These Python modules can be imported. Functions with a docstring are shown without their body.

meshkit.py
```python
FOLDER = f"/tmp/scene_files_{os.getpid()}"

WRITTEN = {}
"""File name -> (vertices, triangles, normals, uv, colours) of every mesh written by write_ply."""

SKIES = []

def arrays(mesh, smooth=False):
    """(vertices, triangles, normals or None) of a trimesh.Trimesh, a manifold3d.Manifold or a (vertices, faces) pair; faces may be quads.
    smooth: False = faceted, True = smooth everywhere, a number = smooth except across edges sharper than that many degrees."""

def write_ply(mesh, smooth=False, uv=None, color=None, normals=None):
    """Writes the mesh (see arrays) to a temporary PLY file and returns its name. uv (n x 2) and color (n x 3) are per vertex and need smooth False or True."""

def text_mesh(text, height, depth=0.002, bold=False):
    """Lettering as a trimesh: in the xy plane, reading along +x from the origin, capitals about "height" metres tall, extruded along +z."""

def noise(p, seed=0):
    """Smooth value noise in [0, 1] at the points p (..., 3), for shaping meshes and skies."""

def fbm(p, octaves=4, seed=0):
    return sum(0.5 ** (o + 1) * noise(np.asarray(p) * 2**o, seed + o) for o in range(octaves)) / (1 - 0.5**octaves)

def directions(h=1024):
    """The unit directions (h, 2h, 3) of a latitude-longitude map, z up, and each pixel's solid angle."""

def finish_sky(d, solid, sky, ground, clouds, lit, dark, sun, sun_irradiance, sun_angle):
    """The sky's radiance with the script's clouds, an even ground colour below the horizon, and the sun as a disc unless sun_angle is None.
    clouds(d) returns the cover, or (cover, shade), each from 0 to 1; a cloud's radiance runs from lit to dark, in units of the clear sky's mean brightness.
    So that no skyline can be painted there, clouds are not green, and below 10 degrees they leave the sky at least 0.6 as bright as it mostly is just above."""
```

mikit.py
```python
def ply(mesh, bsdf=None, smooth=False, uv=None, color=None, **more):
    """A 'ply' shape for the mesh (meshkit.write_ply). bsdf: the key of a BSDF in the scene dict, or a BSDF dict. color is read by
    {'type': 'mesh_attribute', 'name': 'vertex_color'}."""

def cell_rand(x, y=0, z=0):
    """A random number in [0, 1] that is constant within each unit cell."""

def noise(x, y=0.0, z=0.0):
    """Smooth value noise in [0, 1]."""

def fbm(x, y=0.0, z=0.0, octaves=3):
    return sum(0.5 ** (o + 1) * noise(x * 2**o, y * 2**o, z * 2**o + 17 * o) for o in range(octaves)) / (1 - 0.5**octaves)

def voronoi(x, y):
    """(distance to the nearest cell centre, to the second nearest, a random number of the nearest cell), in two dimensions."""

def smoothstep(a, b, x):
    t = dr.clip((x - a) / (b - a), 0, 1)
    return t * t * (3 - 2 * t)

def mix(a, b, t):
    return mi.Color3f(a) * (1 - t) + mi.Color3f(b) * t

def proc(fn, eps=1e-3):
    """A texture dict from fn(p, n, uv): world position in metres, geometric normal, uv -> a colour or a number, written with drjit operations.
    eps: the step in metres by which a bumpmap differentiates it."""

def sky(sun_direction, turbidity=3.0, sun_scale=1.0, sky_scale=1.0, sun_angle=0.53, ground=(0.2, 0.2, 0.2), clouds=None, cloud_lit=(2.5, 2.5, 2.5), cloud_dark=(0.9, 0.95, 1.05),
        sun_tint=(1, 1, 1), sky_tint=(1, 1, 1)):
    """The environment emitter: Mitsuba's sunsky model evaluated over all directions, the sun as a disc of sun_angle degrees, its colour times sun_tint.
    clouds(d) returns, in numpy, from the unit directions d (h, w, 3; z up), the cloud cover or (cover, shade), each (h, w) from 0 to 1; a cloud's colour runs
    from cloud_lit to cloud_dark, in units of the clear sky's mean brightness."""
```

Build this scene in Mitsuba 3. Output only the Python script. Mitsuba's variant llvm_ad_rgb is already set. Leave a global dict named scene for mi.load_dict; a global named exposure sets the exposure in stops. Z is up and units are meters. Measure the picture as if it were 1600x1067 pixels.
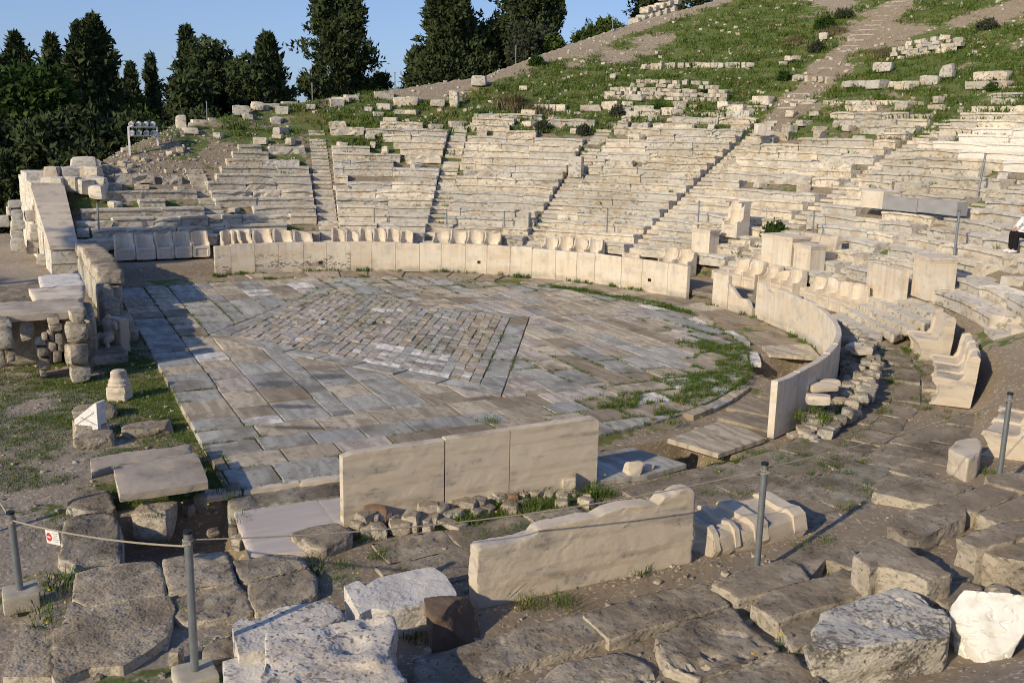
import math, numpy as np, trimesh, drjit as dr, mitsuba as mi, mikit, meshkit
import manifold3d as m3
from shapely.geometry import Polygon, Point, box as sbox, LineString
from shapely.ops import unary_union
from shapely import affinity
T = mi.ScalarTransform4f
scene, labels = {}, {}

# ------------------------------------------------------------------ camera, sky, exposure
# world: origin at the centre of the orchestra, x right, y away from the camera, z up, metres
CAM = (4.132, -26.837, 5.786)
PITCH, ROLL = 0.216, 0.021
_f = np.array([0, math.cos(PITCH), -math.sin(PITCH)]); _u0 = np.array([0, math.sin(PITCH), math.cos(PITCH)]); _r0 = np.array([1.0, 0, 0])
_up = -_r0 * math.sin(ROLL) + _u0 * math.cos(ROLL)
scene['camera'] = {'type': 'perspective', 'fov': 54.53, 'fov_axis': 'x', 'near_clip': 0.1, 'far_clip': 3000.0,
                   'to_world': T().look_at(origin=list(CAM), target=[float(c + d) for c, d in zip(CAM, _f)], up=[float(x) for x in _up])}
SUN = (-0.60, -0.71, 0.40)
scene['sky'] = mikit.sky(SUN, turbidity=3.2, sun_scale=1.0, sky_scale=1.0, sun_tint=(0.94, 1.045, 1.18), sky_tint=(1.08, 1.17, 1.60), ground=(0.16, 0.14, 0.11))
exposure = 1.63

# ------------------------------------------------------------------ coordinates of the theatre
AX = math.radians(208.2)                       # axis of the orchestra, pointing to the stage
UX, UY = math.cos(AX), math.sin(AX)
VX, VY = -UY, UX
def AB(a, b): return (a * UX + b * VX, a * UY + b * VY)
def toab(x, y): return x * UX + y * UY, x * VX + y * VY
def cav(phi, d):
    """Point at distance d from the axis curve: phi in degrees round the half circle; below 0 and above 180 the straight wings (10 units a metre)."""
    phi = np.asarray(phi, float); d = np.asarray(d, float)
    pc = np.radians(np.clip(phi, 0, 180))
    a = -d * np.sin(pc) + np.where(phi < 0, -phi / 10, 0) + np.where(phi > 180, (phi - 180) / 10, 0)
    b = d * np.cos(pc)
    return a * UX + b * VX, a * UY + b * VY
def phid(x, y):
    a, b = toab(np.asarray(x, float), np.asarray(y, float))
    d = np.where(a < 0, np.hypot(a, b), np.abs(b))
    ph = np.where(a < 0, np.degrees(np.arctan2(-a, b)), np.where(b < 0, 180 + 10 * a, -10 * a))
    return ph, d, a, b
def sst(e0, e1, x):
    t = np.clip((np.asarray(x, float) - e0) / (e1 - e0), 0, 1)
    return t * t * (3 - 2 * t)
D0, TREAD, Z0, RISE = 16.0, 0.78, 1.46, 0.305
def zc(d): return Z0 + (np.asarray(d, float) - D0) / TREAD * RISE
def nz(x, y, s, seed=0, o=3): return meshkit.fbm(np.stack([np.asarray(x, float) * s, np.asarray(y, float) * s, np.zeros_like(np.asarray(x, float))], -1), o, seed)

CREST = np.array([(60, 80), (112, 78), (125, 57), (131, 50), (136, 45.5), (142, 40), (148.6, 34.6), (155.5, 32.6), (166, 30.2), (172, 29), (180, 26.8), (190, 25.8), (215, 23.6), (228, 22.2), (240, 21)], float)
def terrain(x, y):
    x = np.asarray(x, float); y = np.asarray(y, float)
    ph, d, a, b = phid(x, y)
    near = 1 - sst(24, 41, ph)
    passage = 0.30 * sst(20, 70, ph) - 0.02
    hill = zc(d) - 0.53
    top = np.where(ph > 180, 24.3, 29.5)
    hill = hill + 0.22 * sst(-2, 2, d - top)
    dc = np.interp(ph, CREST[:, 0], CREST[:, 1])
    over = np.maximum(d - dc, 0)
    hill = hill - over * 0.391 - np.minimum(over * 0.32, 9.0) + 0.12 * nz(x, y, 0.5, 3)
    nearz = 0.07 + 0.06 * (d - 15.5) + 0.38 * np.maximum(d - 19.5, 0) + 0.6 * np.maximum(d - 21, 0)
    nearz = np.minimum(nearz, 4.2)
    up = hill * (1 - near) + np.minimum(nearz, hill) * near
    passage = passage + 0.06 * near * sst(12.8, 14.5, d)
    z = np.where(d > 15.2, passage + (np.maximum(up, passage) - passage) * sst(15.3, 15.9, d), -0.10 + (passage + 0.10) * sst(12.5, 13.4, d))
    z = np.where(d < 12.45, -0.10, z)
    z = np.where((d < 10.5) & (a < 5.5), -0.06, z)
    # the far wing ends at the side wall of the entrance; open ground beyond
    flat = -0.06 + 0.10 * (nz(x, y, 0.35, 9) - 0.5)
    k = sst(5.8, 6.05, a) * (b < 0)
    z = z * (1 - k) + flat * k
    kn = sst(8.75, 9.0, a + 0.02 * (b - 13)) * (b > 0) * (d < 19)
    z = np.where(kn > 0, z * (1 - kn) + (flat - 0.08) * kn, z)
    # the strip in front of the stage and the ground west of it
    w = (a > 5.62) & (np.abs(b) < 12.9)
    z = np.where(w, -0.13 + 0.05 * (nz(x, y, 1.3, 5) - 0.5), z)
    z = np.where((a > 9.5) & (b > 0) & (d > 19), np.minimum(z, 4.2), z)
    # sunken places: the open drain and the pit beside the paving
    def pit(z, a0, a1, b0, b1, zb, s=0.05):
        m = sst(a0, a0 + s, a) * (1 - sst(a1 - s, a1, a)) * sst(b0, b0 + s, b) * (1 - sst(b1 - s, b1, b))
        return z * (1 - m) + np.minimum(z, zb) * m
    for p in PITS: z = pit(z, *p)
    far = np.hypot(x, y)
    z = np.where(far > 120, z * 0 + np.maximum(-2, np.minimum(z, 24)), z)
    z = z + 0.02 * (nz(x, y, 3.0, 7) - 0.5)
    return z
PITS = [(-9.75, -7.6, 6.6, 8.3, -0.9), (-2.75, -0.75, 11.0, 12.35, -0.8), (5.95, 8.2, 10.4, 12.75, -0.72)]

# ------------------------------------------------------------------ helpers
_taken = {}
def numbered(name):
    if name not in _taken:
        _taken[name] = 0
        return name
    _taken[name] += 1
    return f'{name}_{_taken[name]:03d}'
def tag(key, label=None, cat=None, group=None, kind=None):
    e = {}
    if label: e['label'] = label
    if cat: e['category'] = cat
    if group: e['group'] = group
    if kind or cat: e['kind'] = kind or 'thing'
    labels[key] = e
    return key
def thing(name, label, cat, group=None, kind=None): return tag(numbered(name), label, cat, group, kind)
def man2(m):
    q = m.to_mesh()
    return np.array(q.vert_properties[:, :3], float), np.array(q.tri_verts, int)
def ent(key, vf, bsdf, uv=(0.5, 0.5), smooth=False, numbered_=True, **more):
    """One entry of the scene. uv carries a tone and a hue that the material reads, the same for the whole piece (or one pair a vertex)."""
    if hasattr(vf, 'to_mesh'): vf = man2(vf)
    if isinstance(vf, trimesh.Trimesh): vf = (vf.vertices, vf.faces)
    if smooth is not False and smooth is not True:
        v, f, n = meshkit.arrays(vf, smooth)
    else:
        v, f = np.asarray(vf[0], float), np.asarray(vf[1], int)
    if f.shape[1] == 4: f = np.vstack([f[:, [0, 1, 2]], f[:, [0, 2, 3]]])
    uv = np.asarray(uv, float)
    if uv.ndim == 1: uv = np.tile(uv, (len(v), 1))
    if numbered_: key = numbered(key)
    scene[key] = mikit.ply(trimesh.Trimesh(v, f, process=False), 'mat_' + bsdf, smooth=bool(smooth), uv=uv, **more)
    return key
def part(parent, name, vf, bsdf, uv=(0.5, 0.5), smooth=False, **more): return ent(f'{parent}__{name}', vf, bsdf, uv, smooth, **more)
def cat(*vfs):
    V, F, o = [], [], 0
    for v, f in vfs:
        V.append(np.asarray(v, float)); F.append(np.asarray(f, int) + o); o += len(v)
    return np.vstack(V), np.vstack(F)
def laplace(v, f, it, lam=0.5):
    e = np.vstack([f[:, [0, 1]], f[:, [1, 2]], f[:, [2, 0]]])
    e = np.vstack([e, e[:, ::-1]])
    cnt = np.zeros(len(v)); np.add.at(cnt, e[:, 0], 1)
    for _ in range(it):
        s = np.zeros_like(v); np.add.at(s, e[:, 0], v[e[:, 1]])
        v = v + lam * (s / np.maximum(cnt, 1)[:, None] - v)
    return v
def vnormals(v, f):
    n = np.zeros_like(v); fn = np.cross(v[f[:, 1]] - v[f[:, 0]], v[f[:, 2]] - v[f[:, 0]])
    for k in range(3): np.add.at(n, f[:, k], fn)
    return n / np.maximum(np.linalg.norm(n, axis=1, keepdims=True), 1e-12)
def ccw(poly):
    p = np.asarray(poly, float)
    A = 0.5 * np.sum(p[:, 0] * np.roll(p[:, 1], -1) - np.roll(p[:, 0], -1) * p[:, 1])
    return p if A > 0 else p[::-1]
def weather(m, L, amp, it=2, seed=0, freq=2.0, pits=0.0):
    """A Manifold refined to edge length L: edges a little worn and chipped, faces roughened."""
    v0, f = man2(m.refine_to_length(L))
    v = laplace(v0, f, it, .28)
    n = vnormals(v, f)
    edge = np.clip(np.linalg.norm(v - v0, axis=1) / (L * .10 * max(it, 1)), 0, 1)
    h = (meshkit.fbm(v * freq, 4, seed) - 0.5) * 2
    h = h - edge * np.clip(meshkit.fbm(v * 4.3 + 3, 3, seed + 5) - 0.50, 0, 1) * 9.0
    if pits: h = h - pits * np.clip(meshkit.fbm(v * freq * 4, 2, seed + 9) - 0.62, 0, 1) * 6
    return v + n * (h * amp)[:, None], f
def slab(poly, ztop, h, L=0.12, amp=0.015, it=2, seed=0, freq=2.0, tilt=(0, 0), pits=0.0, taper=0.0):
    """A block of stone from the outline of its top; it goes down by h. tilt: rise of the top per metre along x and y."""
    p = ccw(poly); c = p.mean(0)
    if it: p = np.array(list(Polygon(p).buffer(L * .12 * it, join_style=2).exterior.coords)[:-1]); p = ccw(p)
    m = m3.Manifold.extrude(m3.CrossSection([p - c]), h, scale_top=(1 - taper, 1 - taper)) if taper else m3.Manifold.extrude(m3.CrossSection([p - c]), h)
    v, f = weather(m, L, amp, it, seed, freq, pits)
    w = np.clip(v[:, 2] / h, 0, 1)
    v = v + np.stack([0 * w, 0 * w, (v[:, 0] * tilt[0] + v[:, 1] * tilt[1]) * w], 1)
    return v + [c[0], c[1], ztop - h], f
def rock(c, size, seed, sub=2, amp=0.16, blocky=0.55, rz=0.0):
    """A broken stone: the hull of jittered box corners and a few points between, roughened when it is near."""
    rng = np.random.default_rng(seed)
    P = np.array([[sx, sy, sz] for sx in (-1, 1) for sy in (-1, 1) for sz in (-1, 1)], float)
    P = P * (1 - rng.uniform(0, 1, (8, 3)) * (0.75 - 0.62 * blocky))
    q = rng.normal(size=(4 if sub == 0 else 9 if sub < 4 else 26, 3)); q /= np.max(np.abs(q), axis=1, keepdims=True); q *= rng.uniform(0.86, 1.0, (len(q), 1)) * (1 - 0.30 * (1 - blocky) * np.linalg.norm(q, axis=1, keepdims=True) / 1.73)
    m = m3.Manifold.hull_points(np.vstack([P, q]))
    s = np.asarray(size, float) / 2
    if sub >= 2:
        v, f = man2(m.scale(list(s)).refine_to_length(float(min(s)) * (1.1, .5, .26)[min(sub, 4) - 2]))
        v = laplace(v, f, 1, .35); n = vnormals(v, f)
        fr = 1.6 / float(max(s))
        v = v + n * ((meshkit.fbm(v * fr + seed * 3.1, 4, seed) - .5) * 2 * amp * .8 * float(s.mean()))[:, None]
    else:
        v, f = man2(m); v = v * s
    co, si = math.cos(rz), math.sin(rz)
    v = np.stack([v[:, 0] * co - v[:, 1] * si, v[:, 0] * si + v[:, 1] * co, v[:, 2]], 1)
    return v + np.asarray(c, float), f
def boulder(c, size, seed, sub=4, amp=0.16, blocky=0.5, rz=0.0, cuts=7, ridge=0.0):
    """A worn boulder with a few flat breaks."""
    s = trimesh.creation.icosphere(subdivisions=sub); v = np.array(s.vertices); rng = np.random.default_rng(seed)
    v = v * (1 - blocky) + v / np.max(np.abs(v), axis=1, keepdims=True) * blocky
    for _ in range(cuts):
        n = rng.normal(size=3); n /= np.linalg.norm(n); k = np.maximum(v @ n - rng.uniform(.70, .92), 0); v = v - k[:, None] * n
    v = v * (1 + amp * 2 * (meshkit.fbm(v * 1.5 + seed * 3.1, 3, seed) - .5) + amp * .35 * (meshkit.fbm(v * 7 + seed, 3, seed) - .5))[:, None]
    if ridge: v = v * (1 - ridge * np.clip(.05 - np.abs(meshkit.fbm(v * [2.2, 2.2, 4.0] + 7, 2, seed + 3) - .5), 0, 1) * 12)[:, None]
    v = v * np.asarray(size) / 2; co, si = math.cos(rz), math.sin(rz)
    return np.stack([v[:, 0] * co - v[:, 1] * si, v[:, 0] * si + v[:, 1] * co, v[:, 2]], 1) + np.asarray(c, float), np.array(s.faces)
def boxm(c, size, rz=0.0):
    return m3.Manifold.cube(list(size), True).rotate([0, 0, rz]).translate([float(x) for x in c])
def tube(pts, r, n=8, cap=True):
    pts = np.asarray(pts, float); V = []
    for i, p in enumerate(pts):
        t = pts[min(i + 1, len(pts) - 1)] - pts[max(i - 1, 0)]; t /= np.linalg.norm(t)
        a = np.cross(t, [0, 0, 1] if abs(t[2]) < 0.9 else [1, 0, 0]); a /= np.linalg.norm(a); b = np.cross(t, a)
        q = np.arange(n) * 2 * np.pi / n; rr = r[i] if np.ndim(r) else r
        V.append(p + rr * (np.cos(q)[:, None] * a + np.sin(q)[:, None] * b))
    V = np.vstack(V); F = []
    for i in range(len(pts) - 1):
        for j in range(n):
            k = (j + 1) % n
            F += [[i * n + j, i * n + k, (i + 1) * n + k], [i * n + j, (i + 1) * n + k, (i + 1) * n + j]]
    if cap:
        m = len(pts) * n; V = np.vstack([V, pts[:1], pts[-1:]])
        for j in range(n):
            k = (j + 1) % n
            F += [[m, k, j], [m + 1, (len(pts) - 1) * n + j, (len(pts) - 1) * n + k]]
    return V, np.array(F)
def sweep(phis, prof, tri, d, z, jit=0.0, rng=None, chip=0.0):
    """The closed outline prof (out, up) carried round the theatre's curve at distance d and height z."""
    P = np.asarray(prof, float); n, m = len(P), len(phis)
    V = np.zeros((m, n, 3))
    for i, p in enumerate(phis):
        x, y = cav(np.full(n, p), d + P[:, 0]); V[i] = np.stack([x, y, z + P[:, 1]], 1)
    if jit and rng is not None: V += rng.normal(size=V.shape) * jit
    if chip and rng is not None:
        for e in (0, m - 1):
            if rng.random() < chip:
                c = np.asarray(V[e, 0]).copy(); V[e, 0:2, 2] -= rng.uniform(0.03, 0.09); V[e, 0:3, :2] += (V[e, 4, :2] - V[e, 0, :2]) * rng.uniform(0.05, 0.16)
    V = V.reshape(-1, 3); F = []
    for i in range(m - 1):
        for j in range(n):
            k = (j + 1) % n
            F += [[i * n + j, (i + 1) * n + j, (i + 1) * n + k], [i * n + j, (i + 1) * n + k, i * n + k]]
    F += [[a, c, b] for a, b, c in tri] + [[(m - 1) * n + a, (m - 1) * n + b, (m - 1) * n + c] for a, b, c in tri]
    return V, np.array(F)[:, ::-1]
def triang(prof):
    """Triangles of an outline, counter-clockwise, over its own corners (ear clipping)."""
    P = np.asarray(prof, float); idx = list(range(len(P))); out = []
    if np.sum(P[:, 0] * np.roll(P[:, 1], -1) - np.roll(P[:, 0], -1) * P[:, 1]) < 0: idx = idx[::-1]
    cr = lambda a, b, c: (P[b, 0] - P[a, 0]) * (P[c, 1] - P[a, 1]) - (P[b, 1] - P[a, 1]) * (P[c, 0] - P[a, 0])
    while len(idx) > 3:
        for i in range(len(idx)):
            a, b, c = idx[i - 1], idx[i], idx[(i + 1) % len(idx)]
            if cr(a, b, c) > 1e-12 and not any(cr(a, b, q) >= 0 and cr(b, c, q) >= 0 and cr(c, a, q) >= 0 for q in idx if q not in (a, b, c)):
                out.append((a, b, c)); idx.pop(i); break
        else:
            idx.pop(0)
    out.append(tuple(idx))
    return out
def paver(poly, z, h=0.12, bev=0.012, rng=None, dz=0.006):
    """A paving slab: outline, worn top edge, sunk joint."""
    p = ccw(poly); n = len(p); c = p.mean(0)
    zt = z + (rng.normal() * dz if rng is not None else 0)
    tx, ty = (rng.normal(size=2) * dz * 1.2) if rng is not None else (0, 0)
    d = p - c; l = np.maximum(np.linalg.norm(d, axis=1, keepdims=True), 1e-6)
    top = p - d / l * bev * 1.4
    zz = lambda q: zt + (q - c)[:, 0] * tx + (q - c)[:, 1] * ty
    V = np.vstack([np.c_[p, np.full(n, z - h)], np.c_[p, zz(p) - bev], np.c_[top, zz(top)]])
    F = []
    for r in (0, 1):
        for i in range(n):
            j = (i + 1) % n
            F += [[r * n + i, r * n + j, (r + 1) * n + j], [r * n + i, (r + 1) * n + j, (r + 1) * n + i]]
    F += [[2 * n + a, 2 * n + b, 2 * n + c_] for a, b, c_ in triang(top)]
    return V, np.array(F)
def blades(pos, hgt, spread, per, rng, lean=0.45, width=0.012):
    """Grass: at each point a tuft of single bent blades, one triangle pair each."""
    N = len(pos); P = np.repeat(np.asarray(pos, float), per, 0); H = np.repeat(np.broadcast_to(hgt, N), per) * rng.uniform(0.45, 1.1, N * per)
    S = np.repeat(np.broadcast_to(spread, N), per)
    an = rng.uniform(0, 2 * np.pi, N * per); r = S * np.sqrt(rng.uniform(0, 1, N * per))
    base = P + np.stack([np.cos(an) * r, np.sin(an) * r, 0 * r], 1)
    an2 = an + rng.normal(size=N * per) * 0.9; ln = lean * H * rng.uniform(0.2, 1.3, N * per)
    tip = base + np.stack([np.cos(an2) * ln, np.sin(an2) * ln, H], 1)
    mid = base + np.stack([np.cos(an2) * ln * 0.3, np.sin(an2) * ln * 0.3, H * 0.6], 1)
    w = width * rng.uniform(0.6, 1.4, N * per) * np.maximum(H, 0.05) / 0.15
    side = np.stack([-np.sin(an2) * w, np.cos(an2) * w, 0 * w], 1)
    V = np.stack([base - side, base + side, mid - side * 0.7, mid + side * 0.7, tip], 1).reshape(-1, 3)
    o = np.arange(N * per)[:, None] * 5
    F = np.vstack([o + [0, 1, 3], o + [0, 3, 2], o + [2, 3, 4]])
    tone = np.repeat(rng.uniform(0, 1, N), per) * 0.6 + rng.uniform(0, 0.4, N * per)
    hue = np.repeat(rng.uniform(0, 1, N), per)
    return (V, F), np.repeat(np.stack([tone, hue], 1), 5, 0)
# ------------------------------------------------------------------ materials
P_, N_, S_, M_, C_ = mikit.proc, mikit.noise, mikit.smoothstep, mikit.mix, mi.Color3f
F_ = mikit.fbm
def princ(fn, rough=0.9, spec=0.25, **k): return {'type': 'twosided', 'b': {'type': 'principled', 'base_color': P_(fn) if callable(fn) else {'type': 'rgb', 'value': list(fn)}, 'roughness': rough, 'specular': spec, **k}}
def bumped(fn, hfn, scale, eps=0.004, rough=0.9, spec=0.2):
    return {'type': 'twosided', 'b': {'type': 'bumpmap', 'arbitrary': P_(hfn, eps), 'scale': scale, 'nested': {'type': 'principled', 'base_color': P_(fn), 'roughness': rough, 'specular': spec}}}

def seat_col(p, n, uv):
    t, h = uv.x, uv.y
    a = F_(p.x * 2.1, p.y * 2.1, p.z * 3.0, 3); b = F_(p.x * 9 + 7, p.y * 9, p.z * 9, 2); s = F_(p.x * 0.35, p.y * 0.35 + 40, 0.0, 2)
    c = M_(dr.select(h < 0.45, C_(0.56, 0.535, 0.49), C_(0.70, 0.64, 0.54)), dr.select(h < 0.45, C_(0.42, 0.40, 0.36), C_(0.55, 0.485, 0.395)), t)
    c = M_(c, (0.46, 0.43, 0.38), S_(0.42, 0.75, a) * 0.75)
    c = M_(c, (0.17, 0.15, 0.12), S_(0.55, 0.74, b) * (0.4 + 0.5 * S_(0.4, 0.7, s)))
    c = M_(c, (0.33, 0.30, 0.24), S_(0.50, 0.8, s) * 0.45)
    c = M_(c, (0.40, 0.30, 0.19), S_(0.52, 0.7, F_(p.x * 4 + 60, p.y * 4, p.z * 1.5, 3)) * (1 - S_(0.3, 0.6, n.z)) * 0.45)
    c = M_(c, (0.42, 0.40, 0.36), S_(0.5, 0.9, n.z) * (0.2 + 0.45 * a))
    return dr.select(h > 0.92, M_((0.76, 0.72, 0.66), (0.66, 0.62, 0.56), a), c)
def cream_col(p, n, uv):
    t, h = uv.x, uv.y
    g = F_(p.x * 1.2 + 5 * t, p.y * 1.2, p.z * 4 + 13 * t, 3)
    v = F_(p.x * 7, p.y * 7, p.z * 0.8, 3)
    k = F_(p.x * 6, p.y * 6 + 3, p.z * 6, 3)
    c = M_((0.70, 0.615, 0.495), (0.58, 0.47, 0.345), t)
    c = M_(c, (0.68, 0.63, 0.55), S_(0.35, 0.7, g) * 0.8)
    c = M_(c, (0.46, 0.37, 0.27), S_(0.52, 0.78, v) * 0.35)
    c = M_(c, (0.34, 0.29, 0.23), S_(0.62, 0.8, k) * 0.25)
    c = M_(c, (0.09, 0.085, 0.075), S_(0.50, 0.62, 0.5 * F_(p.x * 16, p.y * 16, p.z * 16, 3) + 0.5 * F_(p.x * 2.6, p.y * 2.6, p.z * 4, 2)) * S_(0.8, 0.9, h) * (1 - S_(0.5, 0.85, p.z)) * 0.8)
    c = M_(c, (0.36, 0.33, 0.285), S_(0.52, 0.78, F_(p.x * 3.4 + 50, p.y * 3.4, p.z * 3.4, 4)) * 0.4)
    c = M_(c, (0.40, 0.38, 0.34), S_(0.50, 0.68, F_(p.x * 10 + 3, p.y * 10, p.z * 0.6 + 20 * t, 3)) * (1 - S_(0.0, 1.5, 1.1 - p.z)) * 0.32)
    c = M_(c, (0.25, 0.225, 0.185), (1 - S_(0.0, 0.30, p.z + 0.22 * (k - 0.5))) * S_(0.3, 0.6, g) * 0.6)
    return M_(c, (0.48, 0.42, 0.36), S_(0.6, 0.95, n.z) * 0.55)
# dark wet stains on the slabs, each with a shape of its own
STAINS = [(*q, ra, rb) for q, ra, rb in zip([(-1.10, -5.41), (-0.10, -4.64), (-0.40, -7.11), (0.11, -8.57)], (.60, .62, .75, .9), (.42, .36, .20, .16))]
def pave_col(p, n, uv):
    t, h = uv.x, uv.y
    g = F_(p.x * 1.4 + 9 * t, p.y * 1.4 + 5 * h, 0.0, 3); k = F_(p.x * 11, p.y * 11, 2.0, 2)
    st = F_((p.x * 0.88 + p.y * 0.47) * 9 + 3 * g, (p.y * 0.88 - p.x * 0.47) * 1.1, 20 * t, 3)
    grey = M_((0.42, 0.408, 0.372), (0.33, 0.32, 0.29), t)
    beige = M_((0.50, 0.435, 0.335), (0.38, 0.32, 0.24), t)
    pink = M_((0.49, 0.43, 0.38), (0.41, 0.36, 0.315), t)
    white = M_((0.72, 0.69, 0.65), (0.62, 0.59, 0.55), t)
    brown = M_((0.33, 0.275, 0.20), (0.25, 0.205, 0.15), t)
    blue = M_((0.36, 0.355, 0.335), (0.30, 0.298, 0.28), t)
    c = dr.select(h < 0.34, grey, dr.select(h < 0.60, beige, dr.select(h < 0.72, pink, dr.select(h < 0.80, white, dr.select(h < 0.90, brown, blue)))))
    c = M_(c, c * mi.Color3f(0.72, 0.69, 0.64), S_(0.45, 0.66, st) * 0.75)
    c = M_(c, c * 1.25, S_(0.50, 0.70, 1 - st) * 0.5)
    c = M_(c, (0.13, 0.105, 0.08), S_(0.56, 0.80, g) * 0.55)
    c = M_(c, (0.16, 0.145, 0.12), S_(0.58, 0.8, k) * 0.45)
    for sx, sy, ra, rb in STAINS:
        e = dr.sqrt(dr.square((p.x - sx) / ra) + dr.square((p.y - sy) / rb)) + (k - 0.5) * 0.7
        c = M_(c, (0.055, 0.05, 0.05), (1 - S_(0.4, 1.1, e)) * 0.7)
    return c
def rough_col(p, n, uv):
    t, h = uv.x, uv.y
    a = F_(p.x * 1.6, p.y * 1.6, p.z * 1.6, 3); b = F_(p.x * 14, p.y * 14, p.z * 14, 3); l = F_(p.x * 34 + 31, p.y * 34, p.z * 34, 3) * 0.42 + 0.23 * F_(p.x * 10, p.y * 10 + 8, p.z * 10, 2) + 0.35 * F_(p.x * 2.2, p.y * 2.2 + 5, p.z * 2.2, 2)
    c = dr.select(h < 0.25, M_((0.50, 0.475, 0.42), (0.34, 0.32, 0.28), t), M_((0.52, 0.46, 0.375), (0.34, 0.295, 0.235), t))
    rid = dr.abs(F_(p.x * 2.3 + 20 * t, p.y * 2.3, p.z * 2.3, 3) - 0.5)
    c = M_(c, (0.20, 0.175, 0.145), S_(0.42, 0.72, a) * 0.7)
    c = M_(c, (0.47, 0.43, 0.36), S_(0.45, 0.75, 1 - a) * 0.45)
    c = M_(c, c * 0.6, S_(0.50, 0.70, b) * 0.6)
    c = M_(c, c * 0.45, S_(0.66, 0.74, F_(p.x * 30, p.y * 30, p.z * 30, 2)) * 0.8)
    c = M_(c, c * 1.35, S_(0.55, 0.75, F_(p.x * 17 + 9, p.y * 17, p.z * 17, 2)) * 0.35)
    c = M_(c, c * 0.35, (1 - S_(0.002, 0.012, rid)) * S_(0.56, 0.66, a) * 0.8)
    # lichen: pale crust with dark rings and some orange on the pieces of high hue
    li = S_(0.80, 0.9, h)
    c = M_(c, (0.52, 0.50, 0.46), li * 0.75)
    c = M_(c, (0.11, 0.10, 0.09), li * S_(0.46, 0.62, l) * 0.85)
    c = M_(c, (0.42, 0.26, 0.06), li * S_(0.80, 0.86, F_(p.x * 7.1, p.y * 7.1 + 9, p.z * 7.1, 2)) * 0.8)
    top = S_(0.55, 0.9, n.z) * (1 - li)
    c = M_(c, c * M_((0.74, 0.70, 0.65), (0.52, 0.485, 0.44), t), top * (0.55 + 0.45 * S_(0.35, 0.6, F_(p.x * 3.3 + 3, p.y * 3.3, p.z * 3.3, 3))))
    return M_(c, (0.22, 0.18, 0.135), top * S_(0.52, 0.66, F_(p.x * 1.3 + 14, p.y * 1.3, 0.0, 3)) * 0.55)
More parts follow.
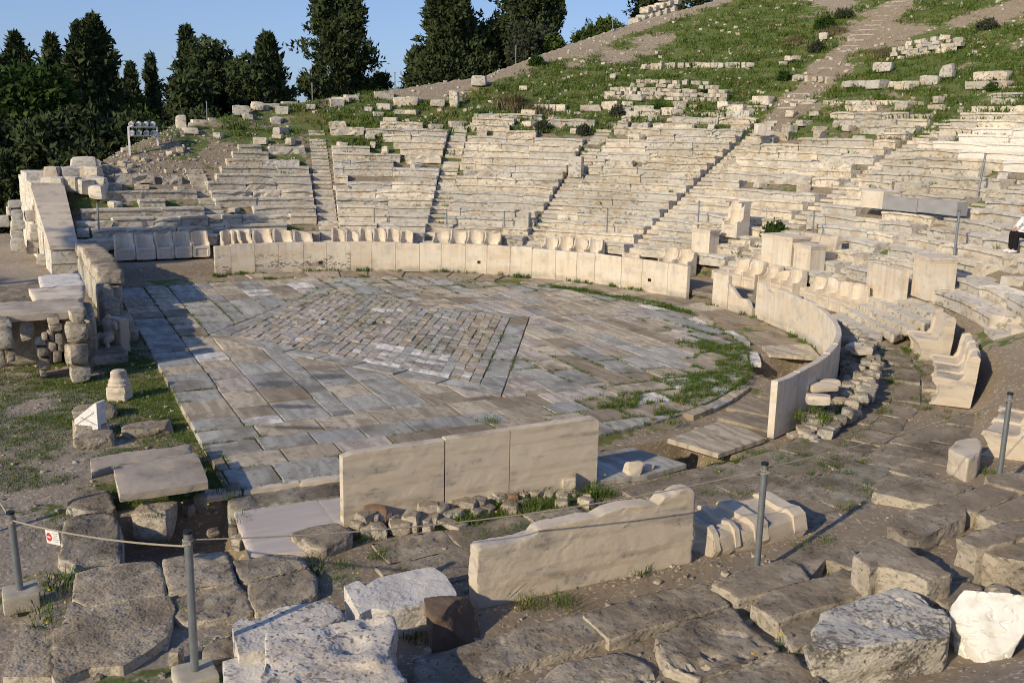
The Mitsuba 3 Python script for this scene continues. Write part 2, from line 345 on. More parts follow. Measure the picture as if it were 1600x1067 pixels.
def rough_h(p, n, uv):
    return F_(p.x * 9, p.y * 9, p.z * 9, 3) * 0.6 + 0.25 * N_(p.x * 45, p.y * 45, p.z * 45) + 0.45 * S_(0.36, 0.62, F_(p.x * 4 + 9, p.y * 4, p.z * 4, 3))
def white_col(p, n, uv):
    a = F_(p.x * 2.5, p.y * 2.5, p.z * 2.5, 3); b = F_(p.x * 24, p.y * 24, p.z * 24, 2); q = F_(p.x * 1.2 + 8, p.y * 1.2, p.z * 1.2, 2)
    c = M_((0.64, 0.61, 0.57), (0.56, 0.515, 0.46), uv.x)
    c = M_(c, (0.40, 0.375, 0.35), S_(0.45, 0.75, a) * 0.7)
    c = M_(c, (0.13, 0.115, 0.10), S_(0.60, 0.72, b) * S_(0.35, 0.6, q) * 0.85)
    return M_(c, (0.46, 0.36, 0.25), S_(0.55, 0.8, q) * 0.4)
def plain_white(p, n, uv):
    a = F_(p.x * 8, p.y * 8, p.z * 8, 3)
    return M_((0.80, 0.80, 0.78), (0.62, 0.60, 0.57), S_(0.45, 0.8, a) * 0.8)
def ground_col(p, n, uv):
    # uv.x: how grassy, uv.y: 0 gravel .. 1 brown soil
    g = F_(p.x * 0.9, p.y * 0.9, p.z * 0.9, 3); f = F_(p.x * 6, p.y * 6, p.z * 6, 3); q = F_(p.x * 22, p.y * 22, p.z * 22, 2)
    soil = M_((0.27, 0.215, 0.15), (0.20, 0.155, 0.105), f)
    grav = M_((0.33, 0.29, 0.25), (0.22, 0.19, 0.16), f)
    c = M_(grav, soil, uv.y)
    c = M_(c, (0.46, 0.41, 0.34), S_(0.66, 0.72, q) * 0.75)
    grass = M_((0.135, 0.165, 0.06), (0.08, 0.105, 0.035), f)
    grass = M_(grass, (0.17, 0.15, 0.05), S_(0.55, 0.8, F_(p.x * 0.5 + 20, p.y * 0.5, p.z * 0.5, 2)) * 0.5)
    m = S_(0.44, 0.56, uv.x + (g - 0.5) * 0.9 + (f - 0.5) * 0.5)
    return M_(c, grass, m)
def ground_h(p, n, uv): return F_(p.x * 7, p.y * 7, p.z * 7, 3) + 0.4 * N_(p.x * 30, p.y * 30, p.z * 30)
def leaf(c1, c2, tr=0.25):
    def fn(p, n, uv):
        c = M_(c1, c2, uv.x)
        return M_(c, c * 0.6, F_(p.x * 0.5, p.y * 0.5, p.z * 0.5, 2))
    return {'type': 'twosided', 'b': {'type': 'principled', 'base_color': P_(fn), 'roughness': 0.75, 'specular': 0.15}}
def grass_fn(p, n, uv):
    c = M_((0.05, 0.10, 0.014), (0.11, 0.16, 0.03), uv.x)
    return M_(c, (0.24, 0.20, 0.09), S_(0.86, 0.95, uv.y) * 0.8)
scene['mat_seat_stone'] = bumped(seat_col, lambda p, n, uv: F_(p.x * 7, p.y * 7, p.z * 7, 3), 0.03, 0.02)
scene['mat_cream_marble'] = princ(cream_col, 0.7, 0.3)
scene['mat_paving_stone'] = princ(pave_col, 0.72, 0.3)
scene['mat_rough_stone'] = bumped(rough_col, rough_h, 0.04, 0.006)
scene['mat_white_marble'] = bumped(white_col, rough_h, 0.03, 0.006, 0.75, 0.3)
scene['mat_painted_white'] = princ(plain_white, 0.8)
scene['mat_ground'] = bumped(ground_col, ground_h, 0.03, 0.01, 1.0, 0.1)
scene['mat_cypress_leaf'] = leaf((0.036, 0.056, 0.022), (0.092, 0.118, 0.048))
scene['mat_pine_leaf'] = leaf((0.040, 0.075, 0.015), (0.11, 0.15, 0.035))
scene['mat_grey_leaf'] = leaf((0.045, 0.06, 0.035), (0.09, 0.105, 0.065))
scene['mat_bush_leaf'] = leaf((0.025, 0.06, 0.012), (0.055, 0.10, 0.02))
scene['mat_dry_leaf'] = leaf((0.20, 0.18, 0.09), (0.33, 0.29, 0.17))
scene['mat_grass_leaf'] = princ(grass_fn, 0.7, 0.2)
scene['mat_yellow_petal'] = princ((0.65, 0.48, 0.02), 0.6)
scene['mat_bark'] = princ(lambda p, n, uv: M_((0.10, 0.075, 0.055), (0.18, 0.14, 0.11), F_(p.x * 3, p.y * 3, p.z * 1.0, 3)), 0.95)
scene['mat_galvanised'] = {'type': 'twosided', 'b': {'type': 'principled', 'base_color': P_(lambda p, n, uv: M_((0.30, 0.33, 0.36), (0.20, 0.225, 0.25), F_(p.x * 20, p.y * 20, p.z * 12, 3))), 'roughness': 0.45, 'metallic': 0.55, 'specular': 0.4}}
scene['mat_dark_plastic'] = princ((0.02, 0.022, 0.025), 0.5)
scene['mat_rope_fibre'] = princ(lambda p, n, uv: M_((0.42, 0.37, 0.30), (0.25, 0.22, 0.18), N_(p.x * 90, p.y * 90, p.z * 90)), 0.95)
scene['mat_concrete'] = princ(lambda p, n, uv: M_((0.46, 0.42, 0.35), (0.34, 0.31, 0.26), F_(p.x * 9, p.y * 9, p.z * 9, 3)), 0.95)
scene['mat_white_paint'] = princ((0.72, 0.72, 0.70), 0.5)
scene['mat_red_paint'] = princ((0.55, 0.05, 0.04), 0.5)
scene['mat_grey_ink'] = princ((0.25, 0.25, 0.27), 0.6)
scene['mat_black_cloth'] = princ((0.012, 0.012, 0.014), 0.9)
scene['mat_white_cloth'] = princ((0.75, 0.76, 0.80), 0.9)
scene['mat_skin'] = princ((0.48, 0.29, 0.20), 0.55)
scene['mat_dark_hair'] = princ((0.015, 0.011, 0.009), 0.6)
scene['mat_grey_marble'] = princ(lambda p, n, uv: M_((0.36, 0.36, 0.37), (0.24, 0.24, 0.25), F_(p.x * 3, p.y * 3 + p.x, p.z * 4, 3)), 0.8)
def slab_col(p, n, uv):
    t, h = uv.x, uv.y
    a = F_(p.x * 2.2, p.y * 2.2, p.z * 5, 3); v = F_((p.x * .88 + p.y * .47) * 1.0 + 3 * a, (p.y * .88 - p.x * .47) * 2.0, p.z * 11 + 3 * t, 4); k = F_(p.x * 16, p.y * 16, p.z * 16, 2)
    c = M_((0.68, 0.60, 0.49), (0.36, 0.305, 0.255), t)
    c = M_(c, (0.50, 0.41, 0.29), S_(0.45, 0.75, v) * 0.55)
    c = M_(c, (0.36, 0.33, 0.30), S_(0.5, 0.8, a) * 0.6)
    c = M_(c, c * 0.7, S_(0.50, 0.68, v) * S_(0.45, 0.65, a) * 0.45)
    c = M_(c, c * 0.6, S_(0.62, 0.75, k) * S_(0.5, 0.7, a) * 0.6)
    return M_(c, c * 0.75, S_(0.6, 0.95, n.z) * S_(0.3, 0.7, a))
scene['mat_cream_slab'] = bumped(slab_col, rough_h, 0.012, 0.006, 0.8, 0.25)
scene['mat_smooth_pale'] = princ(lambda p, n, uv: M_((0.56, 0.50, 0.46), (0.46, 0.40, 0.365), F_((p.x * .88 + p.y * .47) * 1.2, (p.y * .88 - p.x * .47) * 9, 0.0, 3)), 0.6)
scene['mat_brown_boulder'] = bumped(lambda p, n, uv: M_((0.20, 0.145, 0.105), (0.12, 0.085, 0.065), F_(p.x * 9, p.y * 9, p.z * 9, 3)), rough_h, 0.02, 0.006)
scene['mat_red_stone'] = bumped(lambda p, n, uv: M_((0.30, 0.19, 0.12), (0.20, 0.12, 0.08), F_(p.x * 7, p.y * 7, p.z * 7, 3)), rough_h, 0.02, 0.006)
scene['mat_blue_marble'] = princ(lambda p, n, uv: M_((0.30, 0.33, 0.37), (0.20, 0.23, 0.27), F_(p.x * 9, p.y * 9, p.z * 1.0, 3)), 0.7)

# ------------------------------------------------------------------ the ground, one sheet to the horizon
def axis_steps(*spans):
    out = [np.arange(a, b, s) for a, b, s in spans]
    return np.concatenate(out)
xs = axis_steps((-900, -300, 60), (-300, -90, 14), (-90, -30, 2.5), (-30, -7, 0.4), (-7, 16, 0.13), (16, 46, 0.45), (46, 110, 2.5), (110, 300, 14), (300, 901, 60))
ys = axis_steps((-900, -300, 60), (-300, -60, 14), (-60, -21, 1.5), (-21, 1.5, 0.13), (1.5, 52, 0.42), (52, 110, 2.5), (110, 300, 14), (300, 901, 60))
GX, GY = np.meshgrid(xs, ys, indexing='ij')
GZ = terrain(GX, GY)
def grassiness(x, y):
    # fraction of grass on the ground, by place
    ph, d, a, b = phid(x, y)
    n1 = nz(x, y, 0.16, 21); n2 = nz(x, y, 0.5, 22)
    hillg = 0.80 + (n1 - 0.5) * 1.3 + (n2 - 0.5) * 0.6
    path = np.abs(ph - 116.2 - 3 * (n2 - 0.5)) < (1.5 - 0.02 * (d - 30))
    hillg = np.where(path & (d > 27), 0.22 + (n2 - 0.5) * 0.4, hillg)
    dc = np.interp(ph, CREST[:, 0], CREST[:, 1])
    hillg = np.where((ph > 118) & (ph < 158), hillg - 0.6 * sst(-3.4, -1.2, d - dc), hillg)
    hillg = np.where(ph > 163, hillg - 0.55, hillg)
    hillg = np.where((ph < 115) & (d < 38), hillg - 0.35 * (1 - sst(32, 36, d)) * sst(.35, .6, n2 + .1), hillg)
    hillg = np.where((ph > 195) & (d > 22.8), 0.62, hillg)
    hillg = np.where(d < 27, 0.30 + (n1 - 0.5) * 0.9 + 0.15 * sst(20, 27, d), hillg)
    passg = 0.16 + (n2 - 0.5) * 0.5
    g = np.where(d > 15.4, hillg, passg)
    g = np.where((ph < 45) & (d > 15.0), 0.10 + (n2 - 0.5) * 0.7, g)
    g = np.where((a > 5.6) & (np.abs(b) < 12.9), 0.62 + (n2 - 0.5) * 0.8 - 0.5 * sst(7.6, 9.5, a + 0.12 * b), g)
    g = np.where((a > 5.9) & (b > 10.2) & (b < 13), -0.1, g)
    g = np.where((a > 7.5) & (b > 9.5), 0.14 + (n2 - 0.5) * 0.9, g)
    g = np.where((a > 6.0) & (b < -8), 0.1, g)
    g = np.where((a > 9) & (np.abs(b) < 40), np.minimum(g, 0.15 + (n2 - 0.5) * 0.4), g)
    g = np.where((d < 12.4) & (a < 5.6), 0.30 + (n2 - 0.5) * 0.8, g)
    return g
def soilness(x, y):
    ph, d, a, b = phid(x, y)
    s = np.where(d > 15.4, 0.75, 0.85)
    s = np.where((a > 7.0) & (d < 30), 0.25, s)
    s = np.where((ph > 118) & (d > 30), 0.55, s)
    return s + 0.3 * (nz(x, y, 0.4, 31) - 0.5)
gi = np.arange(len(xs) * len(ys)).reshape(len(xs), len(ys))
GF = np.stack([gi[:-1, :-1], gi[1:, :-1], gi[1:, 1:], gi[:-1, 1:]], -1).reshape(-1, 4)
GV = np.stack([GX, GY, GZ], -1).reshape(-1, 3)
ent('ground_sheet', (GV, GF), 'ground', np.stack([np.clip(grassiness(GX, GY), -0.5, 1.5), np.clip(soilness(GX, GY), 0, 1)], -1).reshape(-1, 2), smooth=True)
labels['ground_sheet'] = {'label': 'sloping ground of soil, gravel and grass under the ruined theatre', 'category': 'ground', 'kind': 'structure'}
# ------------------------------------------------------------------ orchestra floor
GA = math.radians(206.2)
def GR(gu, gv): return (gu * math.cos(GA) - gv * math.sin(GA), gu * math.sin(GA) + gv * math.cos(GA))
def gr_inv(x, y): return x * math.cos(GA) + y * math.sin(GA), -x * math.sin(GA) + y * math.cos(GA)
R = np.random.default_rng(11)
th = np.radians(np.linspace(0, 180, 61))
_fl = [AB(-10.42 * math.sin(t), 10.42 * math.cos(t)) for t in th] + [AB(9, -10.42), AB(9, 10.42)]
floor_g = Polygon([gr_inv(*p) for p in _fl]).intersection(sbox(-20, -20, 5.57, 20))
rhomb = Polygon([(4.05, -1.25), (-0.85, 7.15), (-5.65, -0.9), (-1.0, -7.7)])
rin = rhomb.buffer(-0.58, join_style=2)
slabs_g = []       # (polygon, kind of stone)
def pick(ws): return [(.15, 'grey'), (.45, 'beige'), (.66, 'pink'), (.76, 'white'), (.85, 'brown'), (.95, 'blue')][R.choice(6, p=np.array(ws) / sum(ws))][0] + R.uniform(-0.03, 0.03)
def strips(edges, lo, hi, lens, along, ws, region):
    """Rows between consecutive edges, cut at random lengths; along = the axis the rows run along."""
    for e0, e1 in zip(edges[:-1], edges[1:]):
        w = ws[int(R.integers(len(ws)))]
        s = lo + R.uniform(-0.7, 0)
        while s < hi:
            L = R.uniform(*lens)
            q = sbox(min(e0, e1), s, max(e0, e1), s + L) if along == 'v' else sbox(s, min(e0, e1), s + L, max(e0, e1))
            q = q.intersection(region)
            for g in getattr(q, 'geoms', [q]):
                if g.geom_type == 'Polygon' and g.area > 0.03: slabs_g.append((g, pick(w)))
            s += L
W_G, W_B, W_M, W_W = [6, 1, .3, .3, .3, 2], [.4, 6, .8, .2, 2.2, .1], [2.5, 3, .6, .2, .8, 1], [1, 2, 2.5, .4, .3, .3]
outer = floor_g.difference(rhomb.buffer(0.002))
left = outer.intersection(sbox(-0.9, -20, 6, 7.24))
strips([5.57, 4.64], -11, 7.24, (0.75, 1.5), 'v', [W_G], left)
strips([4.64, 3.87], -11, 7.24, (0.7, 1.3), 'v', [W_B], left)
strips([3.87, 2.92, 2.45, 1.62, 0.75, -0.1, -0.9], -11, 7.24, (0.9, 1.6), 'v', [W_G, W_W, W_G, W_B, W_M, W_M], left)
strips([7.24, 8.06], -8, 5.6, (0.9, 1.9), 'u', [W_B], outer)
strips([8.06, 8.82], -8, 5.6, (0.8, 1.2), 'u', [W_G], outer)
strips([8.82, 9.61], -8, 5.6, (0.6, 1.2), 'u', [W_B], outer)
strips([9.61, 10.6], -8, 5.6, (0.7, 1.2), 'u', [W_G], outer)
right = outer.intersection(sbox(-20, -20, -0.9, 7.24))
ed = [-0.9]
while ed[-1] > -11: ed.append(ed[-1] - R.uniform(0.52, 0.82))
strips(ed, -11, 7.24, (0.8, 1.9), 'v', [W_M, W_B, W_M, W_G, W_W], right)
# the band round the lozenge
ring = rhomb.difference(rin.buffer(0.004))
cor = [np.array(c) for c in list(rhomb.exterior.coords)[:4]]
for i in range(4):
    a, b = cor[i], cor[(i + 1) % 4]; L = np.linalg.norm(b - a); t = 0
    u_ = (b - a) / L; n_ = np.array([-u_[1], u_[0]])
    while t < L:
        l = R.uniform(1.0, 1.9)
        q = Polygon([a + u_ * t - n_ * 1.2, a + u_ * min(t + l, L) - n_ * 1.2, a + u_ * min(t + l, L) + n_ * 1.2, a + u_ * t + n_ * 1.2])
        # each side keeps what lies nearer to it than to the other sides
        bis = Polygon([a, b, (np.array(rhomb.centroid.coords[0]))])
        q = q.intersection(bis).intersection(ring)
        for g in getattr(q, 'geoms', [q]):
            if g.geom_type == 'Polygon' and g.area > 0.03: slabs_g.append((g, pick(W_M if i in (1, 2) else W_G)))
        t += l
def shrink(g, gap):
    q = g.buffer(-gap, join_style=2).simplify(0.015)
    return q if q.geom_type == 'Polygon' and q.area > 0.01 and len(q.interiors) == 0 else None
ORCH = thing('orchestra_floor', 'paved orchestra floor of grey, beige and pink marble slabs', 'pavement', kind='structure')
def near_key(g): return -math.hypot(*(np.array(GR(*g.centroid.coords[0])) - CAM[:2]))
slabs_g = [s for s in slabs_g if s[0].area > 0.03]
slabs_g.sort(key=lambda s: -s[0].area / near_key(s[0]) ** 2)
rest = []; rest_uv = []
for i, (g, h) in enumerate(slabs_g):
    q = shrink(g, 0.014)
    if q is None: continue
    pl = [GR(*p) for p in list(q.exterior.coords)[:-1]]
    if len(pl) > 4: pl = [tuple(np.array(p)) for p in pl]
    v, f = paver(pl, 0.0, 0.14, 0.012, R, 0.007)
    uv = (R.uniform(0, 1), h)
    if i < 300: part(ORCH, 'paving_slab', (v, f), 'paving_stone', uv)
    else: rest.append((v, f)); rest_uv.append(np.tile(uv, (len(v), 1)))
if rest:
    k = part(ORCH, 'small_paving_slabs', cat(*rest), 'paving_stone', np.vstack(rest_uv)); labels[k] = {'kind': 'stuff'}
# tiles of the lozenge
rc = [np.array(c) for c in list(rin.exterior.coords)[:-1]]
Bc = max(rc, key=lambda c: c[1]); Lc = max(rc, key=lambda c: c[0]); Rc = min(rc, key=lambda c: c[0])
e1 = (Lc - Bc); n1 = np.linalg.norm(e1); e1 /= n1; e2 = (Rc - Bc); n2 = np.linalg.norm(e2); e2 /= n2
nc = int(round(n1 / 0.30)); wc = n1 / nc
tiles = []
INSET0, INSETN, INR = 3, 9, 7
insc = {0: ['white'] * 9, 1: ['grey', 'pink', 'grey', 'pink', 'pink', 'grey', 'pink', 'pink', 'pink'], 2: ['blue', 'blue', 'pink', 'pink', 'blue', 'pink', 'blue', 'pink', 'pink'],
        3: ['white', 'white', 'white', 'white', 'white', 'white', 'white', 'white', 'pink'], 4: ['blue'] * 9, 5: ['blue', 'white', 'white', 'white', 'white', 'blue', 'white', 'white', 'white'], 6: ['blue', 'white', 'pink', 'pink', 'white', 'blue', 'white', 'white', 'white']}
HV = dict(grey=.15, beige=.45, pink=.66, white=.76, brown=.85, blue=.95)
whites = [np.array(p) for p in ((-1.17, -3.79), (-1.6, -3.38), (-2.02, -3.1))]
for c in range(nc):
    s = 0.0; j = 0
    base = R.choice([.15, .45, .66], p=[.42, .33, .25])
    while s < n2 - 0.08:
        ins = INSET0 <= c < INSET0 + INSETN and j < INR
        l = 0.293 if ins else R.uniform(0.26, 0.52)
        s1 = min(s + l, n2)
        if n2 - s1 < 0.12: s1 = n2
        o = Bc + e1 * (c * wc) + e2 * s
        gp = 0.003 if ins else 0.004 + R.uniform(0, 0.007)
        jr = (lambda: 0 * R.normal(size=2)) if ins else (lambda: R.normal(size=2) * 0.008)
        P4 = [o + e1 * gp + e2 * gp + jr(), o + e1 * (wc - gp) + e2 * gp + jr(), o + e1 * (wc - gp) + e2 * (s1 - s - gp) + jr(), o + e1 * gp + e2 * (s1 - s - gp) + jr()]
        ctr = np.mean(P4, 0)
        h = HV[insc[j][c - INSET0]] if ins else (base if R.random() < 0.55 else R.choice([.15, .45, .66, .76, .85], p=[.34, .30, .26, .04, .06]))
        if min(np.linalg.norm(ctr - w) for w in whites) < 0.2: h = .76
        hole = abs(ctr[0] + 1.0) < 0.36 and abs(ctr[1] + 1.4) < 0.2
        if not hole: tiles.append((P4, h, ins))
        s = s1; j += 1
tiles.sort(key=lambda t: -near_key(Point(np.mean(t[0], 0))))
rest, rest_uv = [], []
for i, (P4, h, ins) in enumerate(tiles):
    v, f = paver([GR(*p) for p in P4], 0.004, 0.10, 0.007 if not ins else 0.004, R, 0.009 if not ins else 0.002)
    uv = (R.uniform(.45, 1) if not ins else R.uniform(0, .25), h + R.uniform(-.02, .02))
    if i < 300: part(ORCH, 'lozenge_tile', (v, f), 'paving_stone', uv)
    else: rest.append((v, f)); rest_uv.append(np.tile(uv, (len(v), 1)))
k = part(ORCH, 'far_lozenge_tiles', cat(*rest), 'paving_stone', np.vstack(rest_uv)); labels[k] = {'kind': 'stuff'}

# ------------------------------------------------------------------ drain round the floor and its cover slabs
DR = thing('orchestra_drain', 'brown stone slabs covering the drain between floor and parapet', 'drain', kind='structure')
ph = -4.0
while ph < 186:
    w = R.uniform(3.2, 7.5); c = ph + w / 2
    x, y = cav(c, 11.6); a, b = toab(x, y)
    skip = (-10.0 < a < -7.3 and 6.0 < b < 9.2) or (-2.9 < a < -0.2 and b > 10.6) or (150 < c < 162 and R.random() < .4) or R.random() < 0.06
    if not skip:
        dl = 10.95 + R.uniform(-0.15, 0.2)
        pl = [tuple(map(float, cav(p, dl))) for p in np.linspace(ph + .12, ph + w - .12, 4)] + [tuple(map(float, cav(p, 12.36))) for p in np.linspace(ph + w - .12, ph + .12, 4)]
        part(DR, 'cover_slab', paver(pl, -0.035, 0.10, 0.012, R, 0.012), 'paving_stone', (R.uniform(0, 1), 0.85 + R.uniform(-.03, .03) if R.random() < .75 else 0.45))
    ph += w
# the paler lifted slab with the hole of the drain under its edge, and its neighbours
for pl, z, uv in (([(10.93, -0.48), (12.30, -0.10), (12.16, -1.80), (10.87, -1.48)], 0.03, (0.2, 0.50)), ([(7.12, -8.84), (8.31, -7.63), (8.78, -8.07), (9.01, -8.67), (7.91, -9.68)], 0.02, (0.5, 0.52)), ([(5.62, -9.73), (6.38, -9.32), (7.25, -10.19), (6.48, -10.82), (5.51, -11.19)], 0.0, (0.6, 0.15))):
    part(DR, 'cover_slab', paver(pl, z, 0.09, 0.01), 'paving_stone', uv)
# rim of the floor: thin kerb stones
ph = 8.0
while ph < 178:
    w = R.uniform(4, 8)
    if R.random() < 0.45:
        pl = [tuple(map(float, cav(p, 10.45))) for p in np.linspace(ph + .1, ph + w - .1, 4)] + [tuple(map(float, cav(p, 10.72))) for p in np.linspace(ph + w - .1, ph + .1, 4)]
        part(DR, 'kerb_stone', paver(pl, 0.0 if R.random() < .7 else 0.02, 0.14, 0.012, R, 0.01), 'paving_stone', (R.uniform(0, 1), R.choice([.15, .45, .76], p=[.4, .4, .2])))
    ph += w

# ------------------------------------------------------------------ parapet
def parapet_slab(p0, p1, h, hue=0.3, thick=0.14, notch=None, seed=0, zb=-0.06):
    """One upright slab of the parapet, from angle p0 to p1; notch lowers its top along part of its length."""
    n = max(4, int(abs(p1 - p0) / 0.5)); n = max(n, 6) if notch else n
    ps = np.linspace(p0 - 0.035, p1 + 0.035, n + 1) if p0 > p1 else np.linspace(p0 + 0.035, p1 - 0.035, n + 1)
    rr = np.random.default_rng(seed)
    hs = np.full(n + 1, h) + rr.normal() * 0.012 + np.cumsum(rr.normal(size=n + 1)) * 0.004
    if rr.random() < .35: hs[rr.choice([0, n])] -= rr.uniform(.02, .06)
    if notch is not None: hs = np.interp(np.linspace(0, 1, n + 1), notch[0], notch[1])
    V = []
    for p, hh in zip(ps, hs):
        for dd, z in ((0, zb), (0, hh - 0.012), (0.012, hh), (thick - 0.012, hh), (thick, hh - 0.012), (thick, zb)):
            x, y = cav(p, 12.38 + dd); V.append((float(x), float(y), z))
    F = []
    for i in range(n):
        for j in range(6):
            k = (j + 1) % 6
            F += [[i * 6 + j, (i + 1) * 6 + j, (i + 1) * 6 + k], [i * 6 + j, (i + 1) * 6 + k, i * 6 + k]]
    tri = [(0, 1, 2), (0, 2, 3), (0, 3, 4), (0, 4, 5)]
    F += [[a, c, b] for a, b, c in tri] + [[n * 6 + a, n * 6 + b, n * 6 + c] for a, b, c in tri]
    F = np.array(F)
    if p1 > p0: F = F[:, ::-1]
    return np.array(V), F
PF = thing('parapet_wall', 'long curved parapet of cream marble slabs along the far side of the orchestra', 'wall')
JN = [194.2, 188.1, 179.6, 175.4, 171.0, 166.9, 162.6, 158.7, 154.4, 150.0, 146.0, 141.5, 137.4, 133.0, 128.8, 124.2, 120.0, 116.4, 111.0, 106.7, 101.2, 96.9]
for i, (p0, p1) in enumerate(zip(JN[:-1], JN[1:])):
    stain = 0.95 if i in (0, 2, 3, 4, 5) else 0.3
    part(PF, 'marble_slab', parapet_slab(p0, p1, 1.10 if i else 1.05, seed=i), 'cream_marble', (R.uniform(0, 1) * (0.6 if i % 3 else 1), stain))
for p, z in ((138.9, .42), (105.0, .40), (168.0, .30)):
    x, y = cav(p, 12.375); part(PF, 'drain_hole', boxm((float(x), float(y), z), (0.13, 0.03, 0.11), p - 61.8 - 90), 'dark_plastic')
PM = thing('parapet_fragment', 'narrow upright remnant of parapet slab with a broken foot beside it', 'wall fragment')
part(PM, 'marble_slab', parapet_slab(91.0, 87.3, 1.1, seed=40), 'cream_marble', (.3, .3))
part(PM, 'broken_foot', parapet_slab(87.2, 81.0, 0.5, notch=([0, .2, .45, .6, .8, .9, 1], [.80, .62, .42, .46, .44, .2, .25]), seed=41), 'cream_marble', (.5, .3))
PR = thing('parapet_wall', 'tall curved parapet of smooth grey-cream marble on the right side of the orchestra', 'wall')
JR = [80.2, 75.9, 71.0, 66.2, 61.5, 56.8, 52.0, 47.0, 42.2, 37.5, 32.9, 28.2, 23.6, 19.2]
for i, (p0, p1) in enumerate(zip(JR[:-1], JR[1:])):
    nt = ([0, .60, .62, .95, 1], [1.12, 1.12, .93, .90, .9]) if i == 0 else ([0, .12, .2, 1], [.9, .95, 1.09, 1.1]) if i == 1 else None
    part(PR, 'marble_slab', parapet_slab(p0, p1, 1.10, notch=nt, seed=60 + i), 'cream_marble', (R.uniform(.1, .5), .3))
PN = thing('parapet_wall', 'straight near piece of parapet of three upright marble slabs seen from behind', 'wall')
for i, (a0, a1, nt) in enumerate(((4.75, 3.15, ([0, .1, .5, 1], [1.06, 1.10, 1.11, 1.10])), (3.13, 2.03, ([0, 1], [1.12, 1.12])), (2.02, 0.38, ([0, .5, .95, 1], [1.12, 1.13, 1.13, 1.07])))):
    part(PN, 'marble_slab', parapet_slab(-10 * a0, -10 * a1, 1.1, thick=0.15, notch=nt, seed=80 + i, zb=-0.1), 'cream_slab', (.30 - .08 * i, .3))
# ------------------------------------------------------------------ seat rows between the stairways
PROF = [(0, 0), (0, -0.080), (0.075, -0.100), (0.095, -0.42), (0.80, -0.42), (0.80, -0.025), (0.42, -0.035), (0.395, 0)]
PROFT = triang(PROF)
PROW = [(0, -0.02), (0.01, -0.2), (0.03, -0.40), (0.76, -0.40), (0.76, -0.03), (0.40, 0.0), (0.15, 0.01)]
PROWT = triang(PROW)
STAIRS = [183.0, 165.4, 149.4, 133.3, 116.6, 99.8, 83.2, 66.6, 50.0]
ORD = ['first', 'second', 'third', 'fourth', 'fifth', 'sixth', 'seventh', 'eighth', 'ninth', 'tenth']
R = np.random.default_rng(5)
def wedge_label(i): return f'wedge of worn pale marble seat rows, {ORD[i]} from the left'
#          p_hi, p_lo, first row, rows intact, rows in ruin
WEDGES = [(239, 186.5, -1, 4, 7, .40), (180.5, 166.9, -1, 10, 14, .30), (163.9, 150.6, -1, 12, 15, .14), (148.2, 134.6, -1, 12, 17, .14), (132.0, 117.8, -1, 13, 19, .12),
          (115.4, 100.9, -1, 13, 20, .14), (98.7, 84.2, -1, 18, 22, .10), (82.2, 67.6, 0, 15, 19, .06), (65.6, 51.0, 0, 8, 10, .06), (49.0, 39.5, 1, 3, 4, .1)]
loose = []
def blk_noise(a, b): return float(meshkit.fbm(np.array([[a * 0.11, b * 0.35, 0.0]]), 2, 77)[0])
for wi, (p1, p0, k0, ki, kr, base) in enumerate(WEDGES):
    WN = thing('seating_wedge', wedge_label(wi), 'stone seating', 'wedges of marble seat rows')
    for k in range(k0, kr):
        d, z = D0 + TREAD * k, Z0 + RISE * k
        dpm = np.degrees(1 / d) if p0 < 180 else 10.0       # degrees (or wing units) a metre
        s = p0 + R.uniform(0, 0.05) * dpm
        end = p1
        if wi == 0: end = 239 - max(0, k - 1) * 4.2
        if wi == 1 and k > 5: end = min(p1, 178.6 - (k - 6) * 1.0)
        while s < end - 0.3 * dpm:
            L = R.uniform(1.0, 2.7)
            e = min(s + L * dpm, end)
            if end - e < 0.45 * dpm: e = end
            n_ = blk_noise((s + e) / 2, k)
            ruin = base + 1.1 * max(0, n_ - 0.56) + 0.95 * max(0, (k - ki + 1) / max(kr - ki, 1)) * (0.6 + n_)
            white = wi == 6 and 11 <= k <= 15 and (s + e) / 2 < 96.5 - 0.6 * (15 - k) and R.random() < 0.8
            u = R.random()
            gap = 0.008 * dpm
            if white: u = 1
            if u < ruin * 0.40:
                if R.random() < 0.75: loose.append(((s + e) / 2, d + R.uniform(.1, .5), k))
            elif u < ruin:
                n = max(2, int((e - s) / dpm / 0.3)); dz = -R.uniform(0.0, 0.13)
                cut = R.uniform(0, 0.25) * (e - s)
                v, f = sweep(np.linspace(s + gap + cut * R.integers(2), e - gap - cut * R.integers(2), n + 1), PROW, PROWT, d + R.normal() * 0.05, z + dz, 0.032, R)
                if R.random() < .45: v, f = sweep(np.linspace(s + gap, e - gap, n + 1), PROF, PROFT, d + R.normal() * .04, z - R.uniform(0, .05), 0.02, R, .8)
                part(WN, 'seat_block', (v, f), 'seat_stone', (R.uniform(0.3, 1), R.uniform(0, .9) * (.55 if wi < 2 else 1)))
            else:
                n = max(1, int(math.ceil((e - s) / dpm / 0.8)))
                v, f = sweep(np.linspace(s + gap, e - gap, n + 1), PROF, PROFT, d + R.normal() * 0.014, z + R.normal() * 0.010, 0.008, R, 0.5)
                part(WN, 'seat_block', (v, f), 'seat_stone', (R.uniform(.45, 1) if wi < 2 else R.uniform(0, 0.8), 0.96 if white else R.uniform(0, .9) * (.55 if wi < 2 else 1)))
            s = e
